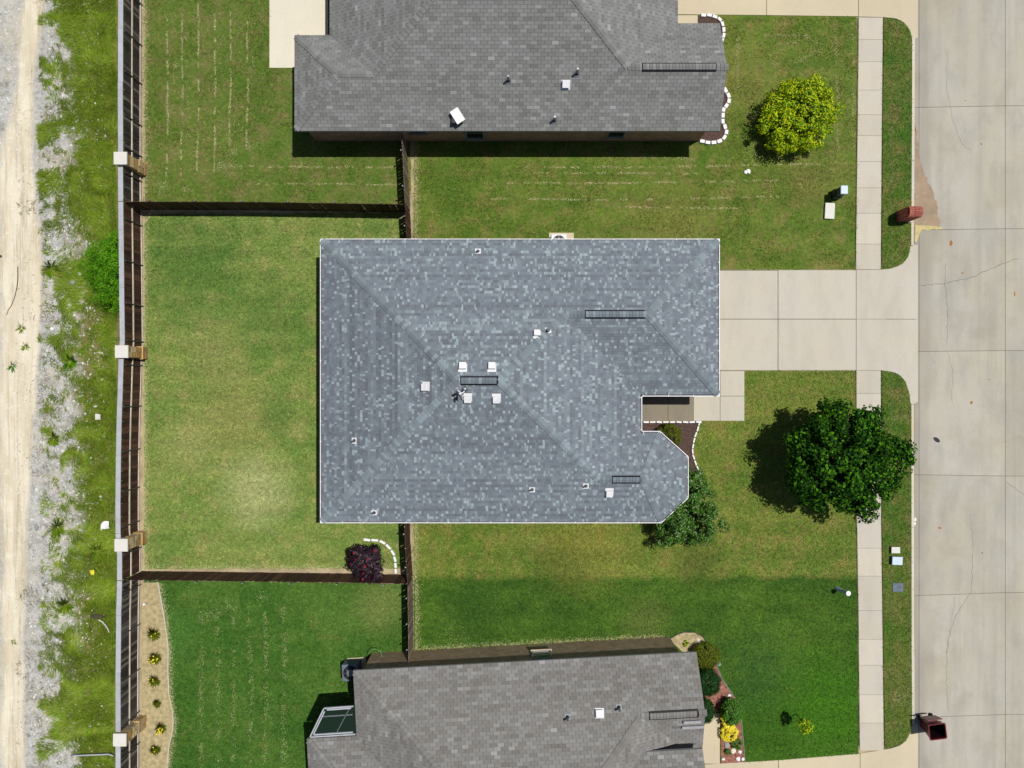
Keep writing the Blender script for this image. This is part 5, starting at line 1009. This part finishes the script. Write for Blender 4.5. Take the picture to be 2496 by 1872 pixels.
# utility pedestal, pads, meter lids, marker pipe
tc = P(2058, 462.5, 1.15); c = Vector((tc.x, tc.y, 0)); ped = empty('utility_pedestal', c, 'tall dark green pedestal with pale blue lid on the upper front lawn', 'utility box')
MB().box(c + Vector((0, 0, .54)), (.30, .36, 1.12)).build('cabinet', M['green_plastic'], ped, bevel=.03); MB().box(c + Vector((0, 0, .25)), (.38, .44, .5)).build('skirt', M['green_plastic'], ped, bevel=.03); MB().box(c + Vector((0, 0, 1.13)), (.36, .43, .09), taper=.93).build('lid', M['lid_blue'], ped, bevel=.03)
def lid_box(name, x0, y0, x1, y1, h, mat, label, cat, rz=0, collar=None):
    a = P(x0, y0, h); b = P(x1, y1, h); cx, cy = (a.x + b.x) / 2, (a.y + b.y) / 2; w, d = b.x - a.x, a.y - b.y; t_ = empty(name, (cx, cy, 0), label, cat)
    MB().box((cx, cy, h / 2 - .02), (w * .94, d * .94, h - .01), rz).build('box', M[collar or 'lid_grey'], t_); o = MB().box((cx, cy, h), (w, d, .04), rz, taper=.95).build('lid', M[mat], t_, bevel=.02); return t_, o, (cx, cy, h)
lid_box('ground_vault', 2010.5, 494, 2035, 534, .12, 'lid_white', 'long off white lid lying in the upper front lawn below the pedestal', 'utility box', R(-3)); lid_box('meter_box', 2172.5, 1333, 2194.5, 1349, .16, 'lid_white', 'cream white lidded box in the lower verge, above the bluish one', 'utility box', 0, 'mulch_red')
lid_box('meter_box', 2174.5, 1357, 2200.5, 1377.5, .22, 'lid_blue', 'pale bluish lidded box in the lower verge, below the cream one', 'utility box', R(-2)); t_, o, cc = lid_box('meter_box', 2175, 1421, 2202.5, 1443, .03, 'lid_grey', 'dark grey round cornered lid flush in the lower verge', 'utility box')
MB().cyl((cc[0] + .09, cc[1] + .02, .05), .03, .006, 10).build('hole', M['black'], t_)
b0 = P(2041, 1435, 0); b1 = P(2067, 1446, .98); 
mk = empty('marker_post', (b0.x, b0.y, 0), 'leaning pale blue pipe marker with white cap on the lower front lawn', 'marker post'); MB().tube([(b0.x - .06, b0.y + .03, -.03), tuple(b0.lerp(b1, .5)), tuple(b1)], .095, 14).build('pipe', M['pipe_blue'], mk, smooth=False); MB().tube([tuple(b1), tuple(b1 + (b1 - b0).normalized() * .05)], .118, 16).build('cap', M['white'], mk)
MB().prism([g2(2283 + 8 * math.cos(a) * (1 + .1 * math.sin(2 * a)), 1072 + 6.6 * math.sin(a + .5)) for a in [i * 6.283 / 14 for i in range(14)]], ROADZ - .002, ROADZ + .012).build('valve_cover', M['tar'], label='small dark oval cover set in the concrete road', cat='valve cover')
MB().blob((*G(2231, 1266), -.06), (.07, .10, .06), 3, jit=.3).blob((*G(2230, 1277), -.06), (.08, .09, .05), 4, jit=.3).build('litter', M['stone_white'], label='small crumpled white litter against the lower kerb', cat='litter')
# ------------------------------------------------------------------ debris beyond the fence
def wz(px, py): gx, gy = G(px, py); return Vector((gx, gy, float(wildz(np.array([gx]), np.array([gy]))[0])))
def lying(name, pts, r, mat, label, cat, r1=None, lift=.03):
    MB().tube([wz(*p) + Vector((0, 0, lift)) for p in pts], r, 7, r1).build(name, M[mat], label=label, cat=cat)
lying('stick', [(45, 650), (45, 680), (43, 700), (37, 722), (27, 745), (19, 757), (15, 768)], .022, 'stick', 'long curved dark stick lying on the upper sand track', 'stick', .01)
lying('pole', [(176, 1843), (184, 1838), (220, 1836.5), (270, 1834), (281, 1838)], .035, 'cap', 'long thin pale pole lying at the foot of the wild grass strip', 'pole', lift=.2)
lying('branch', [(243, 1509), (252, 1514), (260, 1523), (266, 1532), (269, 1540)], .04, 'bone', 'curved bleached white branch near the back fence', 'branch', .025, .14)
lying('pipe', [(122, 868), (140, 878), (156, 890)], .05, 'cap', 'upper of two pale pipes beside the round bright weed', 'pipe'); lying('pipe', [(128, 917), (150, 909), (182, 904)], .02, 'bone', 'thin pale rod below the round bright weed', 'rod')
b = wz(242, 1501); q = np.random.default_rng(5); V = []
m = MB()
for i in range(70): a = q.random() * 6.283; l = q.uniform(.1, .3); d = Vector((math.cos(a) * 1.3, math.sin(a) * .6, q.uniform(.0, .3))) * l; m.tube([b + Vector((q.uniform(-.2, .2), q.uniform(-.05, .05), .12)), b + Vector((q.uniform(-.2, .2), 0, .14)) + d], .008, 4)
m.build('brushwood', M['stick'], label='dead brown brush pile in the grass by the white branch', cat='brush pile')
def paper(px, py, s, mat, label, seed, cat='litter'):
    q = random.Random(seed); o = wz(px, py) + Vector((0, 0, .14)); vs = [o + Vector((x * s * .5 + q.uniform(-.03, .03), y * s * .5 + q.uniform(-.03, .03), q.uniform(0, .10))) for y in (-1, 0, 1) for x in (-1, 0, 1)]
    fs = [(0, 1, 4, 3), (1, 2, 5, 4), (3, 4, 7, 6), (4, 5, 8, 7)]; m = MB().add(vs, fs); m.add([v - Vector((0, 0, .006)) for v in vs], [f[::-1] for f in fs]); m.build('litter', mat, label=label, cat=cat)
paper(260, 1279, .36, M['white'], 'crumpled white paper sheet in the grass by the central fence', 1); paper(229, 1393, .22, M['petal_y'], 'small yellow wrapper in the wild grass', 2); paper(244, 1016, .28, M['cap_stone'], 'pale plastic scrap in the grass below the middle column', 3); paper(355, 1470, .12, M['white'], 'small white tag lying in the straw bed', 4)
for i, (x, y, a, b_, mt, lb) in enumerate([(88, 1286, .10, .17, 'rock_grey', 'flat grey stone on the lower gravel band'), (178, 688, .13, .12, 'rock_grey', 'grey stone left of the lime green bush'), (195, 667, .08, .08, 'lid_blue', 'small bluish can beside the lime green bush'), (3, 625, .08, .06, 'stick', 'dark clod at the left edge of the sand track'), (128, 802, .10, .08, 'stone_white', 'bright white stone in the gravel above the pale pipes')]):
    p = wz(x, y); MB().blob((p.x, p.y, p.z + .04), (a, b_, .06), i + 90, jit=.2).build('stone' if mt != 'lid_blue' else 'can', M[mt], label=lb, cat='stone' if mt != 'lid_blue' else 'can')
